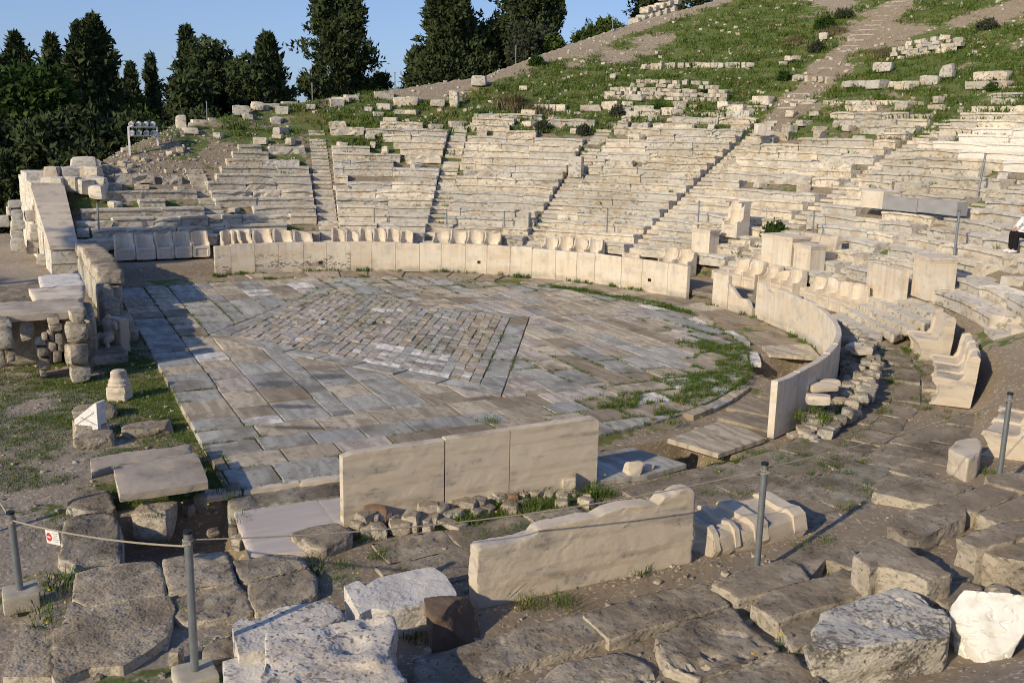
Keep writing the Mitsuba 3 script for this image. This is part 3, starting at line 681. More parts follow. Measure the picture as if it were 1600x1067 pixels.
# stairways: two low steps a row
STEPP = [(0, 0), (0, -0.3), (0.39, -0.3), (0.39, 0)]; STEPT = triang(STEPP)
KS = [8, 14, 15, 15, 17, 18, 20, 17, 9, 3]
for si, p in enumerate(STAIRS):
    SN = thing('stairway', f'narrow worn stone stairway between seat wedges, {ORD[si]} from the left', 'stairs', 'stairways between the seat wedges')
    for k in range(-2, KS[si]):
        for hf in (0, 1):
            d = D0 + TREAD * k + 0.39 * hf; z = Z0 + RISE * k - 0.34 + 0.15 * hf
            if d < (14.6 if p > 60 else 15.7) or R.random() < 0.07: continue
            hw = np.degrees(0.40 / d) if p < 180 else 3.4
            v, f = sweep(np.linspace(p - hw, p + hw, 3), STEPP, STEPT, d, z + R.normal() * 0.015, 0.012, R)
            part(SN, 'step', (v, f), 'seat_stone', (R.uniform(0.2, 1), R.uniform(0, .9)))
TUMB = []
# loose and tumbled blocks among and above the rows
for i, (p, d, k) in enumerate(loose):
    x, y = cav(p, d); x, y = float(x), float(y); zt = float(terrain(x, y))
    sz = (R.uniform(.35, .9), R.uniform(.3, .55), R.uniform(.22, .42))
    key = ent('tumbled_block', rock((x, y, zt + sz[2] * 0.4), sz, 500 + i, 1, .12, .75, R.uniform(0, 6)), 'seat_stone', (R.uniform(.2, 1), R.uniform(0, .9)))
    TUMB.append((p, d, key))
for i in range(70):
    p = R.uniform(118, 178); d = R.uniform(27.6, 31.0) + (1.0 if p < 135 else 0)
    if meshkit.fbm(np.array([[p * 0.12, d * 0.3, 0]]), 2, 5)[0] < 0.42: continue
    x, y = map(float, cav(p, d)); zt = float(terrain(x, y))
    sz = (R.uniform(.4, 1.2), R.uniform(.35, .6), R.uniform(.25, .5))
    key = ent('tumbled_block', rock((x, y, zt + sz[2] * 0.3), sz, 900 + i, 1, .1, .8, math.atan2(y, x) + 1.57 + R.normal() * .3), 'seat_stone', (R.uniform(0, .8), R.uniform(0, .9)))
    TUMB.append((p, d, key))
def rank_word(i): return ORD[i] if i < 10 else ['eleventh', 'twelfth', 'thirteenth', 'fourteenth', 'fifteenth', 'sixteenth', 'seventeenth', 'eighteenth', 'nineteenth', 'twentieth', 'twenty-first', 'twenty-second', 'twenty-third', 'twenty-fourth', 'twenty-fifth', 'twenty-sixth', 'twenty-seventh', 'twenty-eighth', 'twenty-ninth', 'thirtieth'][min(i - 10, 19)]
for wi, (p1, p0, *_) in enumerate(WEDGES):
    for where, lo, hi in (('on the lower rows of', 0, 23.5), ('on the upper rows of', 23.5, 28.3), ('on the grass above', 28.3, 99)):
        mine = sorted([t for t in TUMB if p0 - 1.3 <= t[0] < p1 + 1.3 and lo <= t[1] < hi], key=lambda t: -t[0])
        for j, t in enumerate(mine):
            if t[2] not in labels: tag(t[2], f'loose rough block {where} the {ORD[wi]} seat wedge, {rank_word(j)} from its left', 'stone block', 'tumbled blocks among the seats')
for p, d, key in TUMB:
    if key not in labels: tag(key, 'loose rough block lying between the seat wedges', 'stone block', 'tumbled blocks among the seats')

# ------------------------------------------------------------------ marble thrones of the front row
def throne_mesh(w=0.60, dep=0.62, h=1.03, arm=True):
    """A seat of honour facing -y: base panel, hollow round back, low arms."""
    m = m3.Manifold.cube([w - 0.012, dep, h], False).translate([-w / 2 + 0.006, 0, 0])
    niche = m3.Manifold.cylinder(1.2, 0.245, 0.245, 20).scale([1, 1.1, 1]).translate([0, 0.27, 0.45])
    m = m - niche - m3.Manifold.cube([0.49, 0.30, 1.2], False).translate([-0.245, -0.03, 0.45])
    cut = m3.Manifold.extrude(m3.CrossSection([np.array([(-0.1, 0.60), (0.24, 0.60), (0.36, 0.72), (0.40, 1.3), (-0.1, 1.3)])]), w + 0.2).rotate([90, 0, 90]).translate([-w / 2 - 0.1, 0, 0])
    m = m - cut
    foot = m3.Manifold.cube([0.40, 0.1, 0.30], False).translate([-0.2, -0.06, 0.06])
    return m - foot
def broken_throne(seed):
    m = throne_mesh(); rr = np.random.default_rng(seed)
    return m.trim_by_plane([rr.uniform(-.5, .5), 0.2, -1.0], -0.72 - rr.uniform(0, .12))
def worn_throne(seed):
    rr = np.random.default_rng(seed); v, f = weather(throne_mesh(h=1.03 - rr.uniform(0, .04)), .12, .008, 1, seed, 4.0)
    top = np.clip((v[:, 2] - .8) / .23, 0, 1); v[:, 2] -= top * np.clip(meshkit.fbm(v * 3.0, 2, seed + 40) - .5, 0, 1) * .5
    return v, f
THRONES = [worn_throne(q) for q in range(8)]
def place(vf, phi, d, z, scale=1.0):
    x, y = map(float, cav(phi, d)); x2, y2 = map(float, cav(phi, d + 1))
    an = math.atan2(y2 - y, x2 - x) - math.pi / 2
    v = vf[0] * scale; co, si = math.cos(an), math.sin(an)
    return np.stack([v[:, 0] * co - v[:, 1] * si + x, v[:, 0] * si + v[:, 1] * co + y, v[:, 2] + z], 1), vf[1]
def throne_row(p1, p0, n, label, z=0.36, d=14.55, broken=()):
    key = thing('throne_bench', label, 'marble seats', 'marble thrones behind the parapet')
    for i in range(n):
        c = p0 + (p1 - p0) * (i + 0.5) / n
        wid = abs(p1 - p0) / n * (d * math.pi / 180 if p0 < 180 else 0.1)
        vf = man2(broken_throne(i + int(p0))) if i in broken or (n > 2 and R.random() < .16) else THRONES[int(R.integers(len(THRONES)))]
        vf = (vf[0] * [wid / 0.60, 1, 1], vf[1])
        part(key, 'throne_seat', place(vf, c, d, z), 'cream_marble', (R.uniform(.2, .7), .3), smooth=35)
    return key
throne_row(226.5, 211.9, 2, 'pair of shaded marble thrones at the far left end of the front row')
throne_row(211.7, 191.3, 3, 'three shaded marble thrones, second block from the left in the front row')
throne_row(184.0, 168.3, 5, 'marble thrones just left of the first full stairway, right one broken', broken=(0,))
throne_row(165.3, 152.2, 6, 'row of marble thrones between first and second full stairways, left two broken', broken=(4, 5))
throne_row(149.1, 137.9, 4, 'four marble thrones behind the middle of the far parapet')
throne_row(130.8, 120.8, 4, 'four marble thrones with tall plain backs right of the middle of the far parapet', z=.30)
throne_row(110.4, 105.0, 2, 'pair of marble thrones just behind the right end of the far parapet', z=.28)
throne_row(97.6, 92.4, 2, 'broken marble thrones behind the narrow upright parapet remnant', z=.22, broken=(1,))
throne_row(91.8, 85.0, 3, 'worn marble thrones with cut-away arms behind the notched start of the right parapet', z=.2, broken=(2,))
throne_row(82.5, 72.4, 4, 'row of joined marble thrones behind the right parapet, below the big plain slab', z=.2)
# ------------------------------------------------------------------ stage front and the ruins at the left
R = np.random.default_rng(21)
def rocks_on(key, spots, bsdf='rough_stone', name='stone', seed=0, blocky=.6, sub=2, amp=.14, hue=None):
    """Stones as parts of a heap or wall. spots: (x, y, z centre, length, depth, height, turn)."""
    for i, (x, y, z, l, d, h, r) in enumerate(spots):
        part(key, name, rock((x, y, z), (l, d, h), seed + i, sub, amp, blocky, r), bsdf, (R.uniform(0, 1), R.uniform(0, .75) if hue is None else hue), smooth=40)
AXR = math.atan2(UY, UX)        # direction of the axis
def frame_box(a0, a1, b0, b1): return [AB(a0, b0), AB(a1, b0), AB(a1, b1), AB(a0, b1)]
# the low front wall of the stage, blocks laid end to end, and the stones under them
SW = thing('stage_front_wall', 'weathered low stone wall of squared blocks running back along the left end of the orchestra', 'wall')
for b0, b1, a0, a1, zt in ((-14.2, -12.3, 5.35, 6.05, 1.22), (-12.27, -10.6, 5.30, 6.02, 1.25), (-10.55, -8.3, 5.32, 6.10, 1.28), (-8.25, -5.9, 5.42, 6.12, 1.30)):
    part(SW, 'stone_block', slab(frame_box(a0, a1, b0, b1), zt, 0.48, 0.14, 0.03, 2, int(-b0 * 7)), 'rough_stone', (.25, .3), smooth=50)
    part(SW, 'foundation_stone', slab(frame_box(a0 + .08, a1 - .05, b0 + .05, b1 - .03), zt - 0.49, 1.0, 0.2, 0.03, 2, int(-b0 * 9)), 'rough_stone', (.7, .2), smooth=50)
for i, (b0, b1, zt, a0, a1) in enumerate(((-5.8, -4.9, .95, 5.9, 6.2), (-4.8, -4.0, 1.05, 5.95, 6.2), (-4.0, -3.2, .8, 5.9, 6.3), (-3.9, -2.9, .40, 5.6, 5.95), (-2.8, -1.9, .26, 5.6, 6.1))):
    part(SW, 'upright_slab', slab(frame_box(a0, a1, b0, b1), zt, zt + .2, 0.14, 0.025, 2, 31 + i), 'rough_stone', (.4, .3), smooth=50)
# the big marble slabs on top of the stage
for key, pl, z, h, uv, lab in (
    ('stage_slab', [AB(7.05, -.75), AB(10.6, -.9), AB(10.7, .95), AB(7.06, .78)], 1.36, .24, (.6, .5), 'broad weathered marble slab at the front of the stage, resting on rubble'),
    ('stage_slab', [AB(6.78, -2.75), AB(8.1, -2.7), AB(8.05, -.82), AB(6.98, -.80)], 1.36, .22, (.3, .5), 'weathered marble slab second from the front of the stage'),
    ('stage_slab', [AB(6.68, -5.2), AB(7.75, -5.2), AB(7.8, -2.85), AB(6.75, -2.8)], 1.34, .22, (.1, .3), 'pale bluish marble slab at the back of the stage')):
    k = ent(key, slab(pl, z, h, 0.10, 0.02, 1, int(abs(pl[0][1]) * 10)), 'white_marble' if uv[1] == .3 else 'cream_slab', uv, smooth=50); tag(k, lab, 'stone slab', 'marble slabs on the stage')
RU = thing('rubble_core', 'heap of small reddish rubble and rough blocks under the marble slabs of the stage', 'rubble wall')
def plane_rocks(key, b, off, lst, seed, dep=.5, bsdf='rough_stone', tone=None, hue=None, blocky=.65):
    """lst: (x0, y0, x1, y1) as metres on the plane b."""
    for i, (p0, p1) in enumerate(lst):
        c = (np.array(p0) + np.array(p1)) / 2; w = math.hypot(p1[0] - p0[0], p1[1] - p0[1]); h = abs(p1[2] - p0[2])
        part(key, 'stone', rock((c[0], c[1], c[2]), (w * 1.06, dep * R.uniform(.8, 1.2), h * 1.1), seed + i, 2, .10, blocky, AXR + R.normal() * .1), bsdf, (R.uniform(0, .8) if tone is None else tone, R.uniform(0, .75) if hue is None else hue), smooth=40)
plane_rocks(RU, 1.75, '', [[(-5.93, -5.16, 0.77), (-5.48, -4.92, 0.24)], [(-5.86, -5.13, 0.26), (-5.44, -4.90, -0.15)], [(-5.93, -5.00, 1.21), (-5.51, -4.77, 0.72)], [(-5.86, -4.85, 1.45), (-5.62, -4.71, 1.14)]], 100, .7, 'rough_stone', .05)
plane_rocks(RU, 1.4, '', [[(-6.32, -4.98, 1.37), (-6.10, -4.86, 1.17)], [(-6.30, -4.97, 1.19), (-6.05, -4.83, 1.00)], [(-6.56, -5.11, 0.68), (-6.34, -4.99, 0.42)], [(-6.55, -5.10, 0.42), (-6.32, -4.98, 0.11)], [(-6.58, -5.00, 0.13), (-6.45, -4.93, -0.03)], [(-6.28, -4.96, 0.56), (-6.11, -4.86, 0.28)], [(-6.63, -5.03, 0.85), (-6.40, -4.91, 0.69)], [(-6.38, -4.90, 1.01), (-6.27, -4.84, 0.77)], [(-6.26, -4.83, 0.95), (-6.10, -4.75, 0.68)], [(-6.49, -4.95, 0.95), (-6.38, -4.90, 0.80)], [(-6.37, -4.89, 0.76), (-6.21, -4.81, 0.52)], [(-6.23, -4.82, 0.69), (-6.10, -4.75, 0.51)]], 130, .4)
RU2 = thing('rubble_core', 'rough grey blocks propping the stage slabs at the left edge of the picture', 'rubble wall')
plane_rocks(RU2, 1.0, '', [[(-7.49, -5.15, 1.34), (-7.14, -4.96, 1.08)], [(-7.26, -5.48, 1.19), (-6.96, -5.32, 0.65)], [(-7.35, -5.53, 0.70), (-7.11, -5.40, 0.29)], [(-7.28, -4.36, 1.26), (-7.00, -4.20, 0.62)], [(-7.04, -5.48, 0.66), (-6.88, -5.39, 0.41)]], 170, .7, 'rough_stone', .45)
part(RU, 'core_fill', slab(frame_box(7.0, 7.5, -5.2, 1.0), 1.12, 1.3, 0.16, 0.06, 1, 77, 3.0), 'rough_stone', (.8, .3), smooth=40)
part(RU2, 'core_fill', slab(frame_box(7.6, 10.6, -5.0, -0.3), 1.11, 1.3, 0.2, 0.06, 1, 78, 3.0), 'rough_stone', (.9, .3), smooth=40)
# crouching headless figure carved in relief, broken slab behind it
FG = thing('carved_relief', 'worn crouching stone figure in relief leaning against the stage front', 'sculpture')
def blob(c, r, s=(1, 1, 1), rot=(0, 0, 0)): return m3.Manifold.sphere(r, 20).scale(list(s)).rotate(list(rot)).translate(list(c))
fig = (blob((0, 0, .62), .17, (1.1, .75, 1.35), (15, 0, 0)) + blob((0.02, -.10, .40), .17, (1.15, .9, .9)) + blob((-.17, -.20, .42), .10, (.85, 1.7, .9), (35, 0, 10)) + blob((.19, -.20, .40), .10, (.85, 1.7, .9), (30, 0, -10))
       + blob((-.19, -.27, .22), .075, (.9, .9, 2.1)) + blob((.21, -.26, .2), .075, (.9, .9, 2.1)) + blob((-.22, .0, .72), .075, (.9, .9, 1.7), (0, 25, 0)) + blob((.23, -.02, .70), .075, (.9, .9, 1.8), (0, -20, 0)) + blob((0, -.02, .88), .08, (1, .9, .9))
       + m3.Manifold.cube([.62, .30, .85], True).translate([.0, .22, .42]) + m3.Manifold.cube([.66, .62, .12], True).translate([0, -.06, .05]))
v, f = weather(fig, 0.05, 0.02, 3, 4, 4.0)
px_, py_ = AB(6.42, -0.75)
rot = math.radians(-28)
co, si = math.cos(rot), math.sin(rot)
part(FG, 'figure', (np.stack([v[:, 0] * co - v[:, 1] * si + px_, v[:, 0] * si + v[:, 1] * co + py_, v[:, 2] * 1.05 - .1], 1), f), 'cream_slab', (.6, .4), smooth=50)
part(FG, 'base_slab', slab([AB(6.2, -1.1), AB(7.05, -1.0), AB(7.0, .5), AB(6.15, .3)], .12, .4, .12, .03, 2, 5), 'rough_stone', (.35, .3), smooth=45)
part(FG, 'back_slab', slab([AB(6.75, -1.9), AB(6.95, -1.9), AB(6.95, -.3), AB(6.78, -.3)], 1.05, 1.2, .12, .03, 2, 6), 'rough_stone', (.5, .3), smooth=45)
# little moulded marble stump on the grass
ST = thing('column_stump', 'small moulded cream marble stump standing on mossy ground beside the paving', 'stone stump')
cx, cy = AB(6.75, 3.72)
v, f = weather(m3.Manifold.extrude(m3.CrossSection([np.array([(-.22, -.18), (.2, -.2), (.23, .17), (-.2, .2)])]), .33), .05, .015, 2, 8, 6); part(ST, 'base_block', (v + [cx, cy, -.14], f), 'cream_slab', (.1, .3), smooth=50)
v, f = weather(m3.Manifold.revolve(m3.CrossSection([np.array([(0, 0), (.21, 0), (.23, .04), (.19, .09), (.21, .13), (.16, .2), (.17, .34), (0, .38)])]), 24), .04, .02, 1, 9, 6); part(ST, 'moulded_top', (v + [cx, cy, .17], f), 'cream_slab', (.2, .3), smooth=50)
# white marker wedge on a rock
MK = thing('marker_wedge', 'white painted triangular block with crossed lines, on a rough rock in the grass', 'marker')
x, y = AB(7.45, 6.05)
wv = m3.Manifold.extrude(m3.CrossSection([np.array([(-.26, 0), (.24, 0), (.24, .52), (.20, .52), (-.26, .16)])]), .26).rotate([90, 0, 0]).rotate([0, 0, -14]).translate([x, y, .05])
part(MK, 'wedge', wv, 'painted_white')
def on_face(u0, w0, u1, w1):
    c_, s_ = math.cos(math.radians(-14)), math.sin(math.radians(-14))
    q = lambda u_, w_: (x + u_ * c_ + .262 * s_, y + u_ * s_ - .262 * c_, .05 + w_)
    return tube([q(u0, w0), q(u1, w1)], .007, 5)
part(MK, 'crossed_line', on_face(-.24, .05, .18, .34), 'grey_ink'); part(MK, 'crossed_line', on_face(-.10, .22, .22, .10), 'grey_ink')
for key, (a, b), sz, sd, lab in (('rough_rock', (7.5, 6.05), (.75, .6, .42), 3, 'rough brown rock carrying the white marker wedge'), ('rough_rock', (7.35, 4.9), (.9, .6, .35), 4, 'dark pitted rock in the grass below the stage slabs'), ('rough_rock', (7.55, 6.75), (.8, .5, .35), 5, 'low brown rock in front of the white marker wedge'), ('rough_rock', (6.6, 6.35), (1.0, .6, .26), 6, 'flat brown rock lying in the moss right of the white marker wedge')):
    x, y = AB(a, b); k = ent(key, rock((x, y, -.12 + sz[2] * .2), sz, sd, 3, .2, .55, .4), 'rough_stone', (.5, .3), smooth=45); tag(k, lab, 'rock')
# side wall of the entrance: ashlar courses with a sloping coping
AN = thing('retaining_wall', 'pale ashlar side wall with a sloping coping at the far left end of the seats', 'wall')
prof = Polygon([(14.7, -.2), (24.6, -.2), (24.6, 3.1), (23.4, 3.1), (23.4, 3.34), (21.2, 3.34), (21.2, 3.02), (19.4, 3.02), (19.4, 2.72), (14.7, .86)])
zc0 = -.2
while zc0 < 4.1:
    hh = .52; s = 14.2 + R.uniform(0, .6)
    while s < 24.7:
        L = R.uniform(.9, 1.5)
        q = prof.intersection(sbox(s + .006, zc0 + .006, s + L - .006, zc0 + hh - .006))
        if q.geom_type == 'Polygon' and q.area > .03:
            p = ccw(list(q.exterior.coords)[:-1])
            m = m3.Manifold.extrude(m3.CrossSection([p]), .93)
            vv, ff = man2(m); a_ = 5.97 + vv[:, 2] / .93 * (.90 + .055 * (vv[:, 0] - 14.7)) + R.normal() * .006
            X = np.stack([a_ * UX - vv[:, 0] * VX, a_ * UY - vv[:, 0] * VY, vv[:, 1]], 1)
            part(AN, 'ashlar_block', (X, ff), 'seat_stone', (R.uniform(0, .5), R.uniform(0, .6)))
        s += L
    zc0 += hh
s = 14.62
while s < 19.3:
    e_ = min(s + R.uniform(1.3, 1.9), 19.4)
    q = np.array([(s + .01, .90 + (s - 14.7) * .3957), (e_ - .01, .90 + (e_ - 14.7) * .3957), (e_ - .01, 1.06 + (e_ - 14.7) * .3957), (s + .01, 1.06 + (s - 14.7) * .3957)])
    vv, ff = man2(m3.Manifold.extrude(m3.CrossSection([ccw(q)]), 1.03)); a_ = 5.92 + vv[:, 2] / 1.03 * (.99 + .055 * (vv[:, 0] - 14.7))
    part(AN, 'coping_slab', (np.stack([a_ * UX - vv[:, 0] * VX, a_ * UY - vv[:, 0] * VY, vv[:, 1]], 1), ff), 'cream_slab', (R.uniform(.2, .6), .3))
    s = e_
SL = thing('standing_slab', 'bluish grey upright slab standing before the sloping side wall', 'stone slab')
x, y = AB(6.4, -16.6)
part(SL, 'panel', boxm((x + .16, y + .02, .62), (.42, .2, 1.34), 14).refine_to_length(.3), 'blue_marble', (.3, .3)); part(SL, 'panel', boxm((x - .34, y - .06, .63), (.52, .24, 1.42), 14), 'blue_marble', (.6, .3))
PL = thing('block_pile', 'stack of squared pale blocks at the far left edge of the orchestra entrance', 'stone pile')
o = '0,240,0.2437'
plane_rocks(PL, -19.2, o, [[(-16.13, 13.14, 2.02), (-15.72, 13.36, 1.53)], [(-15.69, 13.37, 1.97), (-15.00, 13.74, 1.52)], [(-16.18, 13.11, 2.36), (-15.71, 13.36, 2.07)], [(-16.23, 13.08, 2.12), (-16.10, 13.15, 1.77)], [(-16.07, 12.94, 1.58), (-15.58, 13.21, 1.23)], [(-16.09, 12.93, 1.26), (-15.68, 13.15, 0.83)], [(-15.36, 13.10, 1.43), (-14.76, 13.42, 1.10)], [(-15.43, 13.06, 1.12), (-14.78, 13.41, 0.78)], [(-15.50, 13.02, 0.81), (-14.80, 13.40, 0.47)], [(-15.92, 12.57, 0.89), (-15.46, 12.81, 0.33)], [(-15.54, 13.00, 0.51), (-15.18, 13.19, 0.24)], [(-14.36, 11.36, 0.46), (-14.02, 11.55, 0.05)], [(-16.73, 13.04, 1.74), (-16.26, 13.29, 1.28)]], 210, .6, 'seat_stone', .35, .3, .85)
# heap of big rough blocks above the side wall
HP = thing('block_heap', 'tumbled heap of big rough pale blocks on top of the side wall at the left', 'stone pile')
o = [[(-15.68, 16.67, 3.84), (-14.89, 17.10, 3.85)], [(-14.93, 16.55, 3.67), (-14.16, 16.10, 3.37)], [(-15.50, 16.24, 3.67), (-14.82, 15.79, 3.38)], [(-14.36, 16.77, 3.64), (-13.34, 16.37, 3.31)], [(-15.16, 15.42, 3.32), (-14.21, 14.77, 2.92)], [(-13.97, 15.71, 3.20), (-13.28, 15.17, 2.88)], [(-13.67, 16.20, 3.31), (-12.86, 15.62, 2.96)], [(-15.91, 16.20, 3.72), (-15.18, 15.41, 3.32)], [(-13.33, 15.38, 2.97), (-12.64, 15.01, 2.71)], [(-14.95, 17.60, 4.03), (-13.86, 17.12, 3.66)], [(-14.54, 15.74, 3.31), (-13.71, 15.03, 2.92)], [(-16.09, 18.06, 4.40), (-15.29, 17.59, 4.09)]]
for i, (p0, p1) in enumerate(o):
    c = (np.array(p0) + np.array(p1)) / 2; wd = max(abs(p1[0] - p0[0]), .45)
    zt = float(terrain(c[0], c[1]))
    part(HP, 'stone', rock((c[0] - .2, c[1] - .5, zt + .28), (wd * 1.1, .75, .72), 260 + i, 2, .12, .7, R.normal() * .25), 'seat_stone', (R.uniform(.1, .7), R.uniform(0, .8)), smooth=40)
SLS = []
def num_word(n):
    return rank_word(n - 1) if n <= 30 else f'{n}th' if n % 10 not in (1, 2, 3) else f'{n}' + {1: 'st', 2: 'nd', 3: 'rd'}[n % 10]
# ruined stones in the earth slope of the left wing
for i in range(30):
    p = R.uniform(176, 236); d = R.uniform(20.5, 26.0)
    if p > 178 and d < 21.4 and R.random() < .5: continue
    x, y = map(float, cav(p, d)); zt = float(terrain(x, y))
    s_ = R.uniform(.2, .55); k = ent('slope_stone', rock((x, y, zt + s_ * .12), (s_ * 1.2, s_ * .8, s_ * .6), 300 + i, 1, .18, .5, R.uniform(0, 6)), 'seat_stone', (R.uniform(.3, 1), R.uniform(0, .9)))
    SLS.append((-p, k))
for j, (q, k) in enumerate(sorted(SLS)): tag(k, f'rough stone half buried in the left earth slope, {num_word(j + 1)} from the left', 'stone', 'stones in the left earth slope')
# ------------------------------------------------------------------ foreground
R = np.random.default_rng(33)
def fg(name, label, category, poly, z, h, mat='rough_stone', uv=(.5, .3), L=.09, amp=.02, it=2, seed=0, freq=2.2, tilt=(0, 0), group=None, pits=0., taper=0., smooth=38):
    k = ent(name, slab(poly, z, h, L, amp, it, seed, freq, tilt, pits, taper), mat, uv, smooth=smooth)
    return tag(k, label, category, group)
# big flat slabs of the platform at lower left
PT = thing('platform_slabs', 'platform of big flat grey-brown slabs at the lower left', 'pavement', kind='structure')
for i, (pl, tn, hu) in enumerate((
    ([(-1.29, -15.28), (-1.12, -15.05), (-0.86, -14.93), (-0.48, -14.89), (-0.28, -15.09), (-0.14, -15.39), (0.02, -15.76), (-0.43, -15.96), (-0.78, -16.15), (-1.06, -15.95)], .25, .3),
    ([(-0.35, -14.85), (-0.08, -14.66), (0.38, -14.57), (0.56, -14.87), (0.78, -15.42), (0.36, -15.64), (0.04, -15.76), (-0.17, -15.29)], .2, .4),
    ([(0.55, -14.81), (0.94, -14.59), (1.37, -14.63), (1.56, -14.93), (1.20, -15.19), (0.87, -15.36), (0.79, -15.33)], .35, .3),
    ([(-1.04, -16.02), (-0.77, -16.18), (-0.42, -15.99), (0.06, -15.81), (0.24, -16.12), (0.33, -16.53), (0.37, -16.78), (0.31, -17.02), (0.13, -17.41), (-0.22, -17.45), (-0.44, -17.73), (-0.52, -17.62), (-0.92, -16.48)], .3, .35),
    ([(0.13, -15.90), (0.35, -15.61), (0.78, -15.40), (1.04, -15.81), (1.16, -16.11), (0.82, -16.29), (0.43, -16.42), (0.27, -16.27)], .6, .4),
    ([(0.91, -15.43), (1.21, -15.22), (1.57, -14.96), (1.73, -15.19), (1.81, -15.68), (1.54, -15.98), (1.20, -16.16), (1.03, -15.82)], .55, .5),
    ([(0.80, -16.89), (0.93, -16.70), (1.12, -16.64), (1.24, -17.01), (1.02, -17.29), (0.89, -17.16)], .6, .3),
    ([(-1.46, -16.33), (-1.02, -16.44), (-0.64, -17.42), (-1.13, -17.44)], .35, .3))):
    part(PT, 'slab', slab(pl, (.16, .17, .16, .16, .13, .15, .12, .02)[i], .32, .07, .014, 1, 40 + i, 2.5, pits=.35), 'rough_stone', (tn, hu), smooth=50)
# pavement of the passage behind the parapet
PV = thing('passage_paving', 'worn brown slabs paving the passage behind the parapet', 'pavement', kind='structure')
def pave_pass(p0, p1, rows, seed):
    rr = np.random.default_rng(seed)
    for d0, d1 in zip(rows[:-1], rows[1:]):
        s = p0 - rr.uniform(0, 4)
        while s < p1:
            dpm = math.degrees(1 / d0) if s > 0 else 10
            L = rr.uniform(.9, 1.7) * dpm; e = s + L
            c = (s + e) / 2; x, y = map(float, cav(c, (d0 + d1) / 2))
            if rr.random() > .10 and e > s:
                n = 3 if s > 0 else 2; g = .012
                j = lambda: rr.normal() * .02
                pl = [tuple(map(float, cav(q, d0 + g + j()))) for q in np.linspace(s + g * dpm, e - g * dpm, n)] + [tuple(map(float, cav(q, d1 - g + j()))) for q in np.linspace(e - g * dpm, s + g * dpm, n)]
                zt = float(terrain(x, y)) + .045 + rr.normal() * .012
                part(PV, 'slab', slab(pl, zt, .22, .16, .014, 1, int(rr.integers(1e6)), 2.0), 'rough_stone', (rr.uniform(.45, 1), rr.uniform(.2, .75)), smooth=50)
            s = e
pave_pass(-46, 1, (13.35, 14.15, 14.95), 3)
pave_pass(1, 62, (13.0, 13.75, 14.35), 4)
pave_pass(8, 44, (14.38, 15.1), 5)
pave_pass(5, 33, (15.0, 15.8), 7)
pave_pass(62, 180, (12.75, 13.6, 14.4), 6)
# things beside the open pit at left
fg('tilted_slab', 'large dark weathered slab lying across the corner of the paving at lower left', 'stone slab', [(-2.13, -11.93), (-1.62, -11.55), (-1.05, -11.17), (-0.45, -12.52), (-1.03, -12.84), (-1.57, -13.12)], .36, .13, 'cream_slab', (.8, .85), .08, .012, 1, 3)
fg('tilted_slab', 'long pale slab half hidden behind the dark weathered slab at lower left', 'stone slab', [(-2.80, -11.23), (-2.24, -10.87), (-1.38, -10.44), (-1.25, -10.88), (-2.26, -11.58), (-2.50, -11.91)], .26, .14, 'cream_slab', (.9, .6), .08, .012, 1, 4)
def rk(name, label, c, size, seed, mat='rough_stone', uv=(.4, .3), blocky=.6, amp=.16, rz=0., sub=3, group=None, catg='rock', smooth=45):
    k = ent(name, rock(c, size, seed, sub, amp, blocky, rz), mat, uv, smooth=smooth); return tag(k, label, catg, group)
x, y = (-1.15, -12.86); rk('support_rock', 'rough pale rock propping the dark slab over the pit', (x, y, -.15), (.62, .5, .62), 11, uv=(.1, .3))
PW = thing('pit_wall', 'small rough stones lining the pit beside the paving corner', 'rubble wall')
rocks_on(PW, [(*q, s1, s2, s3, r_) for q, s1, s2, s3, r_ in (((*(-0.69, -12.19), -.12), .24, .2, .3, 0), ((*(-0.86, -12.29), -.2), .2, .2, .22, 1), ((*(-0.33, -12.78), -.35), .22, .18, .14, .5), ((*(0.11, -13.25), -.12), .16, .2, .24, .2), ((*(0.31, -13.63), -.12), .22, .22, .26, .9), ((*(-0.49, -11.85), -.15), .36, .2, .22, .2), ((*(-0.25, -11.88), -.1), .25, .25, .45, .2))], 'rough_stone', 'stone', 420)
fg('rough_block', 'flat dark pitted block at the left rim of the pit, farther one', 'stone block', [(-2.72, -12.12), (-2.22, -11.99), (-1.82, -12.73), (-2.13, -12.94), (-2.55, -12.74)], .02, .3, uv=(.85, .2), amp=.04, seed=21, pits=.3)
fg('rough_block', 'big dark pitted block at the left rim of the pit, above the shadow', 'stone block', [(-2.32, -13.27), (-2.08, -13.05), (-1.77, -13.02), (-1.49, -13.37), (-1.01, -14.54), (-1.33, -14.64), (-1.52, -14.87), (-1.83, -14.58)], .04, .75, uv=(.75, .2), amp=.045, seed=22, pits=.3)
fg('rough_block', 'low brown stone between the big pitted block and the platform', 'stone block', [(-1.64, -15.11), (-1.54, -14.77), (-1.30, -15.31), (-1.26, -15.60), (-1.48, -15.44)], -.03, .3, uv=(.6, .2), amp=.04, seed=23)
